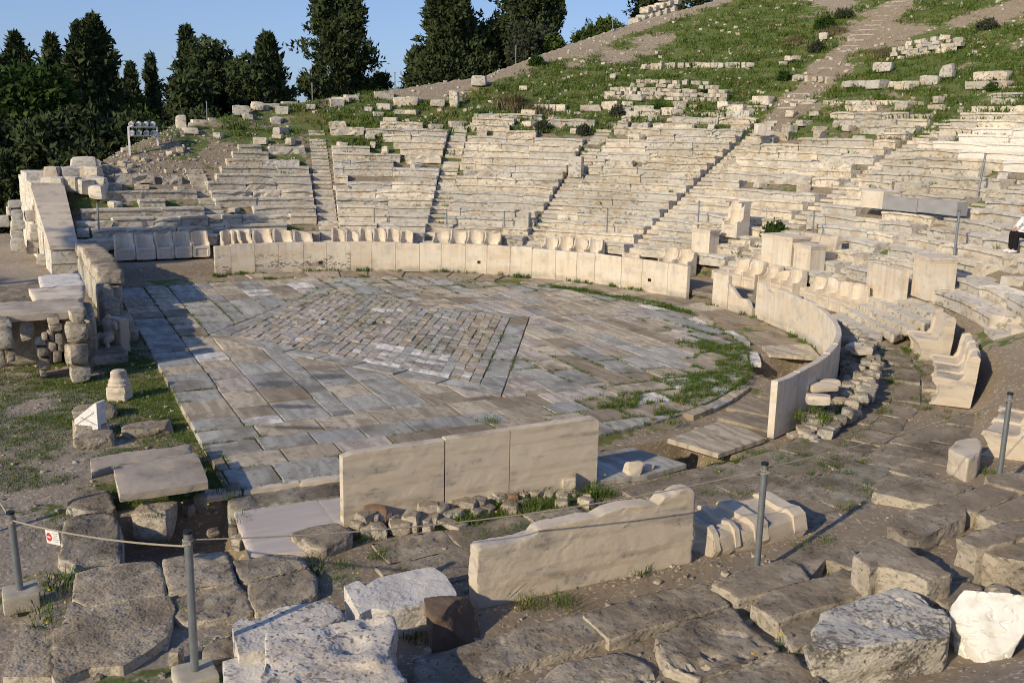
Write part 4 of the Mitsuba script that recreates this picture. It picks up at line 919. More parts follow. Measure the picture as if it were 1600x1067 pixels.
# kerb and strip at the corner of the paving
fg('kerb_slab', 'thick pale kerb slab at the lower left corner of the orchestra paving', 'kerb', [(-0.70, -11.95), (-0.22, -11.73), (-0.12, -11.94), (-0.59, -12.20)], .01, .14, 'cream_slab', (.1, .6), .07, .01, 1, 24)
fg('kerb_slab', 'pale broken kerb slab along the near edge of the paving, left of the joint', 'kerb', [(-0.12, -11.81), (0.17, -11.54), (0.63, -11.31), (0.72, -11.52), (0.26, -11.81), (-0.06, -11.98)], .01, .16, 'cream_slab', (.15, .6), .07, .012, 1, 25)
fg('kerb_slab', 'pale kerb slab next to the near parapet piece', 'kerb', [(0.67, -11.35), (1.32, -11.04), (1.37, -11.28), (0.75, -11.56)], .01, .16, 'cream_slab', (.2, .6), .07, .012, 1, 26)
fg('drain_wall', 'dark rough stone ledge between the paving and the smooth pale slabs', 'stone ledge', [(-0.29, -12.09), (-0.05, -11.88), (1.07, -11.33), (1.36, -11.22), (1.48, -11.88), (0.08, -12.51), (-0.11, -12.56)], -.06, .4, uv=(.9, .2), amp=.03, seed=27, pits=.3)
fg('cover_slab', 'big smooth pinkish white cover slab beside the near parapet piece', 'stone slab', [(0.04, -12.93), (1.18, -12.40), (1.59, -13.28), (1.60, -14.22), (0.67, -14.37)], .05, .13, 'smooth_pale', (.3, .3), .1, .004, 1, 28)
fg('cover_slab', 'narrow end of smooth pale cover slab vanishing behind the near parapet piece', 'stone slab', [(1.20, -12.39), (1.66, -12.16), (1.94, -13.18), (1.61, -13.31)], .05, .13, 'smooth_pale', (.4, .3), .1, .004, 1, 29)
fg('low_block', 'low rough stone lying on the corner of the smooth pale cover slab', 'stone block', [(1.10, -13.89), (1.38, -13.64), (1.73, -13.48), (1.91, -13.72), (1.94, -14.02), (1.63, -14.37), (1.46, -14.29)], .15, .25, uv=(.3, .3), amp=.04, seed=30)
# rubble at the foot of the near parapet piece
RB = thing('rubble_heap', 'low heap of rubble stones against the back of the near parapet piece', 'rubble')
for i, (q, sx, sy, sz, tn, hu) in enumerate((((2.18, -13.19), .42, .36, .42, .1, .8), ((2.71, -13.23), .42, .3, .3, .1, .3), ((2.21, -12.50), .36, .3, .3, .2, .3), ((2.48, -12.35), .28, .25, .24, .1, .3), ((2.77, -12.29), .2, .2, .2, .6, .3), ((3.05, -12.20), .42, .25, .2, .1, .3), ((3.11, -12.62), .25, .2, .16, .1, .3), ((3.38, -12.49), .34, .22, .2, .3, .3), ((3.32, -13.23), .62, .25, .12, .1, .3), ((3.63, -12.28), .24, .2, .2, .7, .3), ((1.97, -13.49), .26, .22, .24, .2, .3), ((2.43, -13.16), .2, .2, .2, .3, .3), ((3.88, -12.19), .2, .18, .14, .1, .3), ((2.92, -12.63), .2, .2, .2, .8, .3), ((5.10, -11.45), .48, .3, .3, .05, .3), ((4.15, -12.27), .12, .1, .12, .3, .3), ((3.41, -12.84), .12, .1, .1, .9, .3))):
    part(RB, 'stone', rock((q[0], q[1], sz * .3), (sx, sy, sz), 700 + i, 2, .18, .5, R.uniform(0, 6)), 'red_stone' if i in (0, 16) else 'rough_stone', (tn, hu), smooth=30)
for i in range(58):
    t = R.uniform(0, 1) ** 1.3; a_ = 4.5 - 3.9 * t; b_ = 12.62 + abs(R.normal()) * .26; s_ = R.uniform(.10, .30) * (1.15 - .4 * t)
    x, y = AB(a_, b_); part(RB, 'stone', rock((x, y, float(terrain(x, y)) + .10 + (.16 if b_ < 12.8 and R.random() < .5 else 0) * (1 - t)), (s_ * 1.3, s_, s_ * .8), 760 + i, 2, .16, .5, R.uniform(0, 6)), 'red_stone' if R.random() < .12 else 'rough_stone', (R.uniform(0, .5), R.uniform(0, .75)), smooth=30)
rk('pale_chip', 'small upright pale broken stone on the drain slab right of the near parapet', (*(6.24, -10.77), .1), (.34, .2, .3), 31, 'cream_slab', (.1, .3), .4, .2, .3)
rk('pale_chip', 'tiny round pale stone beside the upright broken stone', (*(6.55, -10.55), .04), (.2, .14, .13), 32, 'cream_slab', (.1, .3), .3, .15, .3)
# the second upright slab with a broken top
A0, A1 = AB(4.16, 15.54), AB(1.0, 15.62)
pf = [(0, -.15), (3.16, -.15), (3.17, .4), (3.15, 1.08), (3.10, 1.14), (2.92, 1.16), (2.78, 1.10), (2.66, 1.10), (2.56, 1.0), (2.46, 1.03), (2.1, 1.06), (1.78, 1.03), (1.70, 1.0), (1.62, .985), (1.5, 1.0), (1.1, .98), (.82, .97), (.74, .90), (.55, .86), (.42, .86), (.05, .87), (-.01, .84), (-.02, .4)]
v, f = weather(m3.Manifold.extrude(m3.CrossSection([np.array(pf)]), .24), .045, .006, 1, 50, 3)
dx, dy = (A1[0] - A0[0]) / 3.16, (A1[1] - A0[1]) / 3.16
X = np.stack([A0[0] + v[:, 0] * dx - (v[:, 2] - .24) * dy * -1 * -1, A0[1] + v[:, 0] * dy + (v[:, 2] - .24) * dx * -1 * -1, v[:, 1]], 1)
k = ent('upright_slab', (X, f), 'cream_slab', (.25, .35), smooth=50); tag(k, 'upright cream marble slab with a broken wavy top, nearest to the viewer', 'stone slab')
# grey marble blocks at bottom centre
fg('grey_block', 'pale grey marble block with a cut groove in its top, left of the upright slab', 'stone block', [(2.21, -16.05), (2.37, -15.94), (2.47, -16.07), (2.59, -15.85), (3.10, -15.55), (3.23, -15.52), (3.39, -15.76), (3.56, -16.24), (3.50, -16.37), (2.81, -16.67), (2.62, -16.62), (2.51, -16.76)], .46, .5, 'white_marble', (.3, .3), .05, .008, 1, 51)
k = ent('brown_boulder', boulder((*(3.48, -16.61), .22), (.68, .58, .70), 52, 4, .07, .62, .5, 4), 'brown_boulder', (.5, .3), smooth=True); tag(k, 'round-topped brown boulder in front of the pale grey marble block', 'boulder')
fg('carved_block', 'pale pitted marble block with a rebated edge behind the big white block', 'stone block', [(1.16, -16.98), (1.24, -16.79), (1.34, -16.90), (1.53, -16.56), (2.01, -16.36), (2.07, -16.34), (2.33, -16.72), (2.20, -16.88), (1.58, -17.17), (1.64, -17.49), (1.40, -17.58)], .42, .4, 'white_marble', (.8, .3), .05, .012, 1, 53, pits=.5)
fg('carved_block', 'pale bluish marble block under the left side of the big white block', 'stone block', [(1.21, -17.51), (1.56, -17.28), (1.66, -17.45), (1.80, -18.09), (1.38, -18.04)], .30, .4, 'white_marble', (.2, .3), .05, .01, 1, 54)
bw = slab([(1.71, -17.68), (2.24, -17.48), (2.65, -17.32), (2.93, -17.23), (3.01, -17.51), (2.99, -17.98), (3.11, -18.30), (3.21, -18.47), (3.19, -18.58), (2.52, -18.80), (2.01, -18.88), (1.88, -18.76), (1.83, -18.20)], .72, .75, .045, .022, 2, 55, 3.0, pits=.4)
v, f = bw
for (hx, hy), r_, dp in (((2.61, -17.86), .15, .09), ((2.74, -17.42), .10, .06), ((2.87, -18.22), .12, -.05)):
    w_ = np.exp(-(((v[:, 0] - hx) ** 2 + (v[:, 1] - hy) ** 2) / r_ ** 2) ** 1.5) * sst(.45, .7, v[:, 2]); v[:, 2] -= dp * w_
k = ent('white_block', (v, f), 'white_marble', (.35, .3), smooth=60); tag(k, 'big pitted white marble block with two hollows at the bottom of the picture', 'stone block')
rk('small_stone', 'small pale upright stone in the dirt behind the middle rope post', (*(0.61, -17.20), .1), (.16, .16, .3), 56, uv=(.1, .3))
# lying throne fragment behind the second rope post
def lying(poly, z, h, **k): return slab(poly, z, h, **k)
TH = thing('throne_fragment', 'broken marble throne bench with ridged seats lying beside the second upright slab', 'marble seat')
FRP = [(0.0, 0), (.10, .06), (.17, .16), (.16, .30), (.06, .40), (.02, .43), (.05, .47), (.12, .48), (.50, .44), (.68, .46), (.80, .40), (.86, .22), (.74, .0)]
part(TH, 'bench', sweep(np.linspace(-6.6, 3.6, 9), FRP, triang(FRP), 15.05, -.04, .020, R), 'cream_slab', (.5, .5), smooth=30)
for q in (-6.2, -2.6, .6, 3.3):
    rp = [(x_ - (.03 if x_ < .2 else 0), z_ + (.05 if z_ > .3 else 0)) for x_, z_ in FRP]
    part(TH, 'ridge', sweep([q - .45, q, q + .45], rp, triang(rp), 15.05, -.02, .004, R), 'cream_slab', (.2, .4), smooth=40)
# lowest seat rows at the right of the foreground
G = 'foreground row blocks'
for lab, pl, z, h, uv, amp, sd, mt in (
    ('long dark flat row block running to the big white marble block', [(3.20, -17.42), (4.06, -16.85), (4.97, -16.32), (5.25, -16.89), (4.47, -17.34), (3.51, -17.95), (3.20, -18.01)], .30, .42, (.6, .3), .018, 60, 'rough_stone'),
    ('pitted flat row block in front of the upright slab', [(5.00, -16.44), (5.59, -16.01), (6.56, -15.51), (6.76, -16.09), (6.05, -16.51), (5.62, -16.75), (5.26, -16.97)], .34, .40, (.35, .3), .02, 61, 'rough_stone'),
    ('smooth brown row block at the foot of the second rope post', [(6.59, -15.74), (7.05, -15.38), (7.72, -14.95), (7.85, -15.22), (7.87, -15.57), (7.28, -15.91), (6.84, -16.12), (6.78, -15.95)], .42, .40, (.5, .35), .018, 62, 'rough_stone'),
    ('broad dark row block with a lower back edge, before the lichened boulder', [(6.95, -16.28), (7.24, -15.93), (7.91, -15.58), (8.34, -15.27), (8.52, -15.52), (8.45, -15.94), (7.90, -16.24), (7.47, -16.45), (7.16, -16.67)], .44, .36, (.55, .4), .018, 63, 'rough_stone'),
    ('rough broken slab with a ragged front edge at the bottom, centre right', [(5.74, -16.92), (6.14, -16.58), (6.75, -16.22), (6.85, -16.70), (7.05, -17.14), (6.59, -17.48), (6.09, -17.76), (5.79, -17.54)], .36, .5, (.4, .3), .05, 64, 'rough_stone'),
    ('rough flat slab at the bottom beside the big white marble block', [(4.19, -18.03), (4.74, -17.39), (5.34, -17.15), (5.60, -17.34), (5.73, -17.59), (5.77, -17.92), (5.18, -18.05)], .28, .5, (.3, .3), .05, 65, 'rough_stone'),
    ('low rough rock at the bottom edge left of the lichened boulder', [(6.03, -18.01), (6.51, -17.65), (6.91, -17.37), (7.14, -17.38), (7.29, -17.71), (7.31, -18.03), (6.53, -18.26)], .44, .5, (.35, .3), .05, 66, 'rough_stone'),
    ('lower ledge behind the broad dark row block', [(7.18, -16.62), (7.49, -16.39), (8.47, -15.90), (8.39, -16.14), (7.87, -16.47), (7.42, -17.02), (7.20, -17.13)], .36, .4, (.5, .3), .02, 67, 'rough_stone'),
    ('flat brown block behind the second rope post, next to the open hole', [(7.69, -14.86), (8.19, -14.28), (8.36, -14.43), (8.76, -14.43), (8.69, -15.19), (8.49, -15.01), (8.26, -14.81), (7.96, -15.27)], .34, .4, (.6, .3), .02, 68, 'rough_stone'),
    ('flat worn block with a ragged end, above the big corner block', [(9.41, -13.84), (9.87, -13.32), (10.46, -13.01), (10.86, -13.02), (10.70, -13.42), (10.12, -13.94), (9.68, -14.30), (9.49, -14.36)], .44, .3, (.5, .3), .025, 69, 'rough_stone')):
    fg('row_block', lab, 'stone block', pl, z, h, mt, uv, .055, amp, 1, sd, 2.5, group=G, pits=.3)
fg('corner_block', 'big squared block with a pale front face right of centre in the foreground', 'stone block', [(8.28, -15.74), (8.75, -15.17), (8.92, -15.20), (9.12, -15.65), (9.27, -16.17), (8.91, -16.37), (8.74, -16.14), (8.48, -16.00), (8.35, -16.10)], .82, .66, 'rough_stone', (.3, .5), .045, .018, 1, 70, 2.5)
fg('lichen_boulder', 'big boulder spotted with black and orange lichen at lower right', 'boulder', [(7.57, -17.09), (8.13, -16.68), (8.55, -16.43), (8.72, -16.71), (8.79, -17.14), (8.64, -17.45), (8.28, -17.56), (7.81, -17.68), (7.29, -17.76), (7.29, -17.61)], .74, .85, 'rough_stone', (.1, .95), .045, .05, 3, 71, 2.2, taper=-.12)
k = ent('whitewashed_rock', boulder((*(9.41, -16.94), .56), (.90, .78, .96), 73, 5, .07, .50, .3, 12, .14), 'painted_white', smooth=28); tag(k, 'whitewashed angular rock at the right edge of the foreground', 'rock')
fg('rough_block', 'rough grey block behind the whitewashed rock', 'stone block', [(9.00, -16.62), (9.16, -16.50), (9.41, -16.33), (9.62, -16.16), (9.92, -15.98), (9.97, -16.14), (9.83, -16.47), (9.51, -16.63), (9.06, -16.87)], .62, .5, uv=(.3, .3), amp=.05, seed=73)
fg('rough_block', 'dark worn block between the big corner block and the rough grey block', 'stone block', [(9.06, -16.15), (9.45, -15.84), (9.70, -15.75), (9.79, -15.89), (9.47, -16.13), (9.14, -16.34)], .52, .4, uv=(.7, .3), amp=.03, seed=74)
fg('step_block', 'large row block with a broken pale vertical face at the right edge', 'stone block', [(9.73, -15.24), (10.07, -15.00), (10.43, -14.76), (11.10, -14.42), (11.49, -14.64), (11.09, -15.37), (10.69, -15.14), (9.85, -15.53)], .86, .62, 'rough_stone', (.35, .5), .07, .03, 1, 75, 2.5)
fg('step_block', 'sunk back part of the row block at the right edge', 'stone block', [(9.93, -15.38), (10.78, -15.00), (11.19, -15.21), (10.87, -15.80), (10.35, -15.69), (10.02, -15.57)], .78, .62, 'rough_stone', (.45, .5), .07, .03, 1, 76, 2.5)
fg('dark_stone', 'dark rough stone in the shadow under the row block at the right edge', 'stone block', [(9.74, -15.16), (9.95, -15.24), (9.81, -15.57), (9.54, -15.67)], .5, .4, uv=(.9, .2), amp=.05, seed=77)
for i, (pl, z, lab) in enumerate((([(10.56, -12.89), (11.03, -12.52), (11.98, -11.80), (12.16, -12.16), (12.02, -12.38), (10.91, -13.25), (10.77, -13.18)], .42, 'flat row slab with a pale broken edge, upper one at the right edge'), ([(9.85, -12.05), (10.51, -11.22), (11.07, -11.45), (11.63, -11.65), (11.14, -12.14), (10.69, -12.61), (10.32, -12.44)], .26, 'wide dark flat slab with a pale front edge in the passage'), ([(10.86, -13.40), (11.95, -12.57), (12.24, -12.78), (11.91, -13.41), (11.00, -13.71)], .46, 'flat row slab behind the upper one at the right edge'), ([(11.72, -11.80), (12.28, -11.61), (12.44, -11.86), (12.13, -12.47), (11.96, -12.46), (11.62, -12.09)], .48, 'pale row slab under the right rope post'))):
    fg('flat_slab', lab, 'stone slab', pl, z, .34, uv=(.45 + .08 * i, .35), amp=.02, seed=80 + i, it=1)
fg('standing_stone', 'short upright stone with a bright cut end in the right of the passage', 'stone block', [(11.64, -10.62), (12.00, -10.13), (12.41, -10.00), (12.31, -10.36), (12.00, -10.92), (11.73, -11.13)], .52, .5, 'cream_slab', (.3, .5), .06, .02, 2, 86)
# pair of joined thrones at right, seen from behind the seats
def bench_profile(): return [(0.0, 0), (.10, .06), (.17, .16), (.16, .30), (.06, .42), (.02, .47), (.05, .52), (.12, .53), (.50, .50), (.58, .53), (.63, .64), (.66, .88), (.70, 1.03), (.80, 1.06), (.86, 1.0), (.84, .55), (.78, .0)]
BT = triang(bench_profile())
def bench(label, p0, p1, d, z, ridges, hs=1.0, worn=0):
    key = thing('throne_bench', label, 'marble seats', 'marble thrones behind the parapet')
    pr = [(q[0], q[1] * hs) for q in bench_profile()]
    n = 6 * max(ridges, 1)
    v, f = sweep(np.linspace(p0, p1, n + 1), pr, BT, d, z, 0.004, R)
    part(key, 'bench', (v, f), 'cream_slab', (.38, .3), smooth=40)
    for i in range(ridges + 1):
        c = p0 + (p1 - p0) * i / ridges; hw = math.degrees(.045 / d)
        c = min(max(c, p0 + hw * 1.02), p1 - hw * 1.02)
        rp = [(q[0] - (.035 if q[0] < .3 else 0) + 0, q[1] * hs + (.045 if .02 < q[0] < .6 and q[1] > .4 else 0)) for q in bench_profile()]
        rp = [(x_ - (.05 if (.55 < x_ < .75 and z_ > .6) else 0), z_) for x_, z_ in rp]
        rp = [(x_, z_ + (.03 if z_ > .95 else 0)) for x_, z_ in rp]
        part(key, 'arm_ridge', sweep([c - hw, c, c + hw], rp, triang(rp), d, z, 0.004, R), 'cream_slab', (.3, .3), smooth=40)
    return key
bench('marble throne bench with three ridged seats turned away, nearest at the right', 36.3, 46.2, 14.55, .10, 3, 1.05)
bench('small marble throne with a pointed back, second from the right', 52.0, 56.4, 14.5, .12, 1, 1.1)
bench('partly hidden marble throne end at the right edge of the picture', 24.4, 31.5, 15.9, .08, 2, .85)
rk('pale_chip', 'broken pinkish stone chunk before the throne with the pointed back', (*(14.99, 0.04), .28), (.55, .4, .36), 87, 'cream_slab', (.5, .3), .5, .2, .8)
fg('flat_slab', 'low flat block beside the ridged throne bench at the right edge', 'stone slab', [(15.58, -4.03), (16.64, -3.13), (16.60, -5.47), (15.01, -8.36), (14.80, -7.07)], .62, .6, 'seat_stone', (.7, .3), .09, .02, 1, 97)
rk('rough_rock', 'rounded grey boulder at the right edge beside the ridged throne bench', (*(16.31, -3.83), .62), (.7, .6, .55), 98, 'seat_stone', (.9, .3), .3, .12, .4)
# low parallel row slabs before the plain slab at right
for i, (pl, z) in enumerate((([(13.67, 2.38), (14.05, 2.78), (14.19, 0.78), (14.20, -0.41), (14.02, -0.81), (13.58, -1.04)], .42), ([(14.07, 2.61), (14.51, 3.02), (14.74, 0.87), (14.82, -0.35), (14.63, -0.70), (14.18, -1.18), (14.15, 0.70)], .56), ([(14.47, 2.99), (14.90, 3.17), (14.99, 1.15), (15.22, -0.31), (14.87, -1.04), (14.55, -1.07), (14.44, 0.65)], .72), ([(14.85, 3.40), (15.39, 3.73), (15.57, -0.11), (15.24, -0.92), (14.94, -1.19), (14.86, 0.83)], .88), ([(15.25, 3.55), (15.71, 4.03), (15.99, 2.32), (15.95, 0.76), (16.08, 0.21), (15.32, -0.79), (15.34, 1.50)], 1.04))):
    k = ent('row_slab', slab(pl, z, .24, .08, .010, 1, 90 + i), 'seat_stone', (.5, .6), smooth=40)
    tag(k, f'long low grey row slab in front of the right seats, {ORD[i]} from the bottom', 'stone slab', 'parallel row slabs at right')
# rubble wall along the outside of the right parapet
RW = thing('rubble_wall', 'curved low rubble wall of loose stones along the outside of the right parapet', 'rubble wall')
i = 0
core = [tuple(map(float, cav(p, 12.58))) for p in np.linspace(24, 56, 16)] + [tuple(map(float, cav(p, 13.10))) for p in np.linspace(56, 24, 16)]
part(RW, 'earth_core', slab(core, .26, .5, .10, .09, 1, 79, 5.0), 'rough_stone', (.9, .2), smooth=40)
for p in np.arange(20.5, 58, 1.0):
    for d in (12.82, 13.08, 13.25, 13.3):
        if R.random() < (.3 if d < 13.2 else .05): continue
        x, y = map(float, cav(p + R.uniform(-.4, .4), d + R.uniform(-.08, .08)))
        hz = .42 if d < 13.2 else (.42 if d > 13.27 else .22)
        hz *= .35 + .65 * float(sst(19, 30, p))
        for lev in (0,):
            s_ = R.uniform(.18, .40)
            part(RW, 'stone', rock((x, y, float(terrain(x, y)) + hz - .06), (s_, s_ * .8, s_ * R.uniform(.5, .8)), 1000 + i, 2, .18, .55, R.uniform(0, 6)), 'rough_stone', (R.uniform(0, .4), R.uniform(0, .5)), smooth=30); i += 1
for q, s_, r_ in (((10.48, -7.17), (.62, .42, .14), .2), ((10.73, -6.81), (.5, .22, .14), .1), ((10.12, -8.15), (.5, .28, .2), -.2), ((12.45, -3.24), (.6, .3, .14), .9), ((12.49, -3.66), (.5, .36, .18), .1)):
    z_ = {.62: .62, .5: .5}.get(0, .62)
    part(RW, 'pale_slab', rock((q[0], q[1], .66), s_, int(1300 + q[0] * 10), 2, .06, .9, r_), 'cream_slab', (.1, .4), smooth=30)
# ------------------------------------------------------------------ single blocks and pedestals among the seats
R = np.random.default_rng(44)
def at_row(pt): return pt
def pedestal(label, pt, w, dpt, h, turn=None, z=None, mat='cream_marble', cap=True, zo=0.0):
    x, y = pt[0], pt[1]; z = pt[2] if z is None else z
    ph = float(phid(x, y)[0]); rz = (ph - 61.8) - 90 if turn is None else turn
    key = thing('pedestal', label, 'statue base')
    part(key, 'shaft', boxm((x, y, z + h / 2 + zo - .22), (w, dpt, h + .44), rz).refine_to_length(.5), mat, (R.uniform(.1, .5), .3))
    if cap:
        part(key, 'cornice', boxm((x, y, z + h + .03 + zo), (w + .10, dpt + .10, .07), rz), mat, (.5, .3)); part(key, 'upper_moulding', boxm((x, y, z + h - .035 + zo), (w + .05, dpt + .05, .05), rz), mat, (.4, .3))
    return key
pedestal('small corniced marble pedestal on the lower seat rows, left of the lone throne', (11.42, 10.99, 1.40), .80, .62, .55)
pedestal('wide marble pedestal with a cornice behind the right thrones', (13.65, 7.96, 1.38), 1.45, .85, .72)
pedestal('narrow marble pedestal with a cornice in front of the wide one', (14.16, 6.75, 1.34), .82, .65, .60)
pedestal('squared marble block with a cornice at the right end of the big plain slab', (16.19, 1.45, 1.56), .95, .8, .72)
pedestal('plain pale block on the upper left rows, alone beside a stairway', (6.99, 20.85, 3.80), .62, .5, .52, mat='seat_stone', cap=False)
pedestal('small pale block with short feet on the seat rows', (4.52, 16.23, 1.79), .55, .42, .26, mat='seat_stone', cap=False)
BS = thing('plain_slab', 'big plain upright cream marble slab behind the right thrones', 'stone slab')
x, y, z = (15.27, 2.53, 1.25)
part(BS, 'slab', boxm((x, y, 1.25), (1.86, .22, 1.25), 73 - 61.8 - 90).refine_to_length(.5), 'cream_marble', (.35, .4))
# lone throne with a tall curved back
LT = thing('lone_throne', 'single marble throne with a tall curved back on the seat rows', 'marble seat')
x, y, z = (12.54, 11.31, 1.81)
m = man2(throne_mesh(.72, .80, 1.35).rotate([0, 0, 0]))
ph = float(phid(x, y)[0]); vv, ff = place(m, ph, float(phid(x, y)[1]) - .3, z - .1)
part(LT, 'throne_seat', (vv, ff), 'cream_marble', (.5, .3), smooth=35)
# double throne with a bulging front
bench('double marble throne with a bulging front beside the pedestals', 87.2, 93.0, 16.2, 1.12, 2, 1.05)
GS = thing('reused_blocks', 'pale throne end and two long grey marble blocks lying on the right seat rows', 'stone blocks')
for (q0, q1), m_, h_ in (([(17.16, 10.40, 3.05), (17.65, 9.50, 3.04)], 'cream_marble', .62), ([(17.65, 9.50, 3.04), (18.36, 8.15, 3.06)], 'grey_marble', .46), ([(18.37, 8.13, 3.06), (19.09, 6.60, 3.10)], 'grey_marble', .46)):
    c = (np.array(q0) + np.array(q1)) / 2; L = float(np.linalg.norm(np.array(q1)[:2] - np.array(q0)[:2])); an = math.degrees(math.atan2(q1[1] - q0[1], q1[0] - q0[0]))
    part(GS, 'block', boxm((c[0], c[1], c[2] + h_ / 2 - .02), (L - .02, .5, h_), an).refine_to_length(.5), m_, (.3, .3))
VL = ent('standing_stone', rock((*(15.41, 20.30, 5.17)[:2], 5.75), (.62, .6, .75), 61, 2, .06, .6, .3), 'cream_marble', (.3, .3), smooth=40); tag(VL, 'rounded pale drum-like stone standing in the upper rows', 'stone')
for i, ((x, y, z), sz, lab) in enumerate((((23.09, 26.66, 8.99), (1.1, .6, .6), 'squared white block on the slope beside the hill path'), ((25.03, 23.20, 8.55), (.75, .7, .85), 'pale upright boulder on the upper right slope'), ((24.19, 23.12, 8.29), (1.0, .55, .5), 'small white seat block alone on the upper right slope'), ((22.95, 23.21, 7.97), (.9, .5, .35), 'white flat block above the upper right rows'), ((26.29, 21.27, 8.43), (1.9, .7, .5), 'pair of stacked seat blocks on the upper right slope, top one'), ((25.75, 20.33, 8.03), (2.2, .8, .4), 'pair of stacked seat blocks on the upper right slope, lower one'), ((0.63, 29.79, 6.85), (.6, .5, 1.15), 'tall leaning stone standing on the slope above the rows'), ((-2.05, 29.94, 6.94), (1.5, .6, .5), 'dark rectangular block on the slope left of the leaning stone'), ((-0.27, 29.93, 6.91), (.9, .5, .42), 'small block on the slope beside the leaning stone'), ((-10.30, 26.45, 6.30), (.95, .8, .6), 'big brown boulder on the crest of the earth slope at left'), ((-9.69, 27.48, 6.60), (.7, .6, .5), 'rounded boulder right of the big brown one on the left crest'), ((-12.42, 23.32, 5.54), (.55, .45, .95), 'upright white broken stone on the left crest'), ((-11.96, 23.23, 5.42), (.8, .5, .35), 'low white stones beside the upright one on the left crest'), ((1.88, 32.93, 8.10), (1.0, .8, .7), 'brown boulder on the crest under the cypress trees'), ((4.49, 32.19, 7.91), (.5, .4, .3), 'white stone alone in the grass below the crest'), ((9.68, 32.92, 8.62), (.45, .4, .4), 'grey stone in the middle of the grassy slope'), ((22.21, 34.52, 11.25), (.6, .5, .45), 'white stone in the grass left of the hill path'))):
    an = math.atan2(y, x) + 1.57
    k = ent('slope_block', rock((x, y, float(terrain(x, y)) + sz[2] * .42), sz, 640 + i, 2, .08, .8 if sz[0] > sz[2] * 1.3 else .5, an), 'seat_stone', (R.uniform(.1, .7), R.uniform(0, .9)), smooth=35); tag(k, lab, 'stone block')
# rubble walls across the hill
def hill_wall(label, p0, d0, p1, d1, h, s_, seed, courses):
    key = thing('rubble_wall', label, 'rubble wall'); rr = np.random.default_rng(seed)
    L = math.hypot(*(np.array(cav(p0, d0)) - np.array(cav(p1, d1)))); n = max(2, int(L / s_)); i = 0
    for c in range(courses):
        for j in range(n):
            if rr.random() < .06 + .12 * c / courses: continue
            t = (j + .5 * (c % 2) + rr.uniform(-.25, .25)) / n
            bulge = .5 + .5 * math.sin(math.pi * min(max(t, 0), 1)) if courses > 2 else 1
            if (c + .5) / courses > bulge + .1: continue
            x, y = map(float, cav(p0 + (p1 - p0) * t, d0 + (d1 - d0) * t + .22 * c * s_))
            a_ = s_ * rr.uniform(.75, 1.35)
            part(key, 'stone', rock((x, y, float(terrain(x, y)) + (c + .4) * h / courses), (a_ * 1.15, a_ * .9, h / courses * rr.uniform(1.0, 1.5)), seed * 100 + i, 1, .14, .6, rr.uniform(0, 6)), 'seat_stone', (rr.uniform(0, .7), rr.uniform(0, .9)), smooth=35); i += 1
    return key
hill_wall('wide rubble terrace wall of small white stones above the middle rows', 134.5, 31.4, 122.5, 31.2, .95, .34, 3, 5)
hill_wall('low line of white stones across the grass in the middle of the hill', 132.8, 36.2, 122.6, 36.5, .30, .40, 4, 1)
hill_wall('short rubble wall left of the hill path', 120.6, 36.8, 118.2, 36.6, .5, .4, 5, 2)
hill_wall('dry stone terrace wall in the grass right of the hill path', 111.4, 37.0, 106.6, 38.6, .8, .40, 6, 4)
hill_wall('line of broken seat stones above the upper right rows', 112.5, 33.2, 105.5, 33.0, .35, .7, 7, 1)
hill_wall('tumbled stones along the lower edge of the hill path', 118.0, 34.2, 114.0, 33.8, .3, .35, 8, 1)
SKW = thing('ruined_wall', 'ruined wall of big squared white blocks on the skyline at the top of the hill', 'wall')
rr = np.random.default_rng(9)
for c in range(5):
    for j in range(9):
        t = (j + .5 * (c % 2)) / 9
        if c > 1 + t * 4.0: continue
        x, y = map(float, cav(138.2 - 4.6 * t, 45.6 + 3.6 * t))
        zt = float(terrain(x, y)) - .2
        part(SKW, 'stone_block', rock((x, y, zt + .22 + c * .46), (.86, .7, .48), 4000 + c * 20 + j, 2, .05, .9, -.6 + rr.normal() * .06), 'seat_stone', (rr.uniform(0, .4), rr.uniform(0, .9)), smooth=30)
# steps of the hill path
HS = thing('hill_path', 'rough stone steps of the dirt path climbing the hill', 'steps', kind='structure')
for i, d in enumerate(np.linspace(29.5, 49, 22)):
    x, y = map(float, cav(116.2 + .3 * math.sin(i), d)); w = R.uniform(.3, .75)
    if R.random() < .35: continue
    pl = [tuple(map(float, cav(116.2 + q * math.degrees(w / d), d + e))) for q, e in ((-1, 0), (1, 0), (1, .35), (-1, .35))]
    part(HS, 'step', slab(pl, float(terrain(x, y)) + .05, .3, .3, .03, 1, i), 'seat_stone', (1.0, .3), smooth=40)
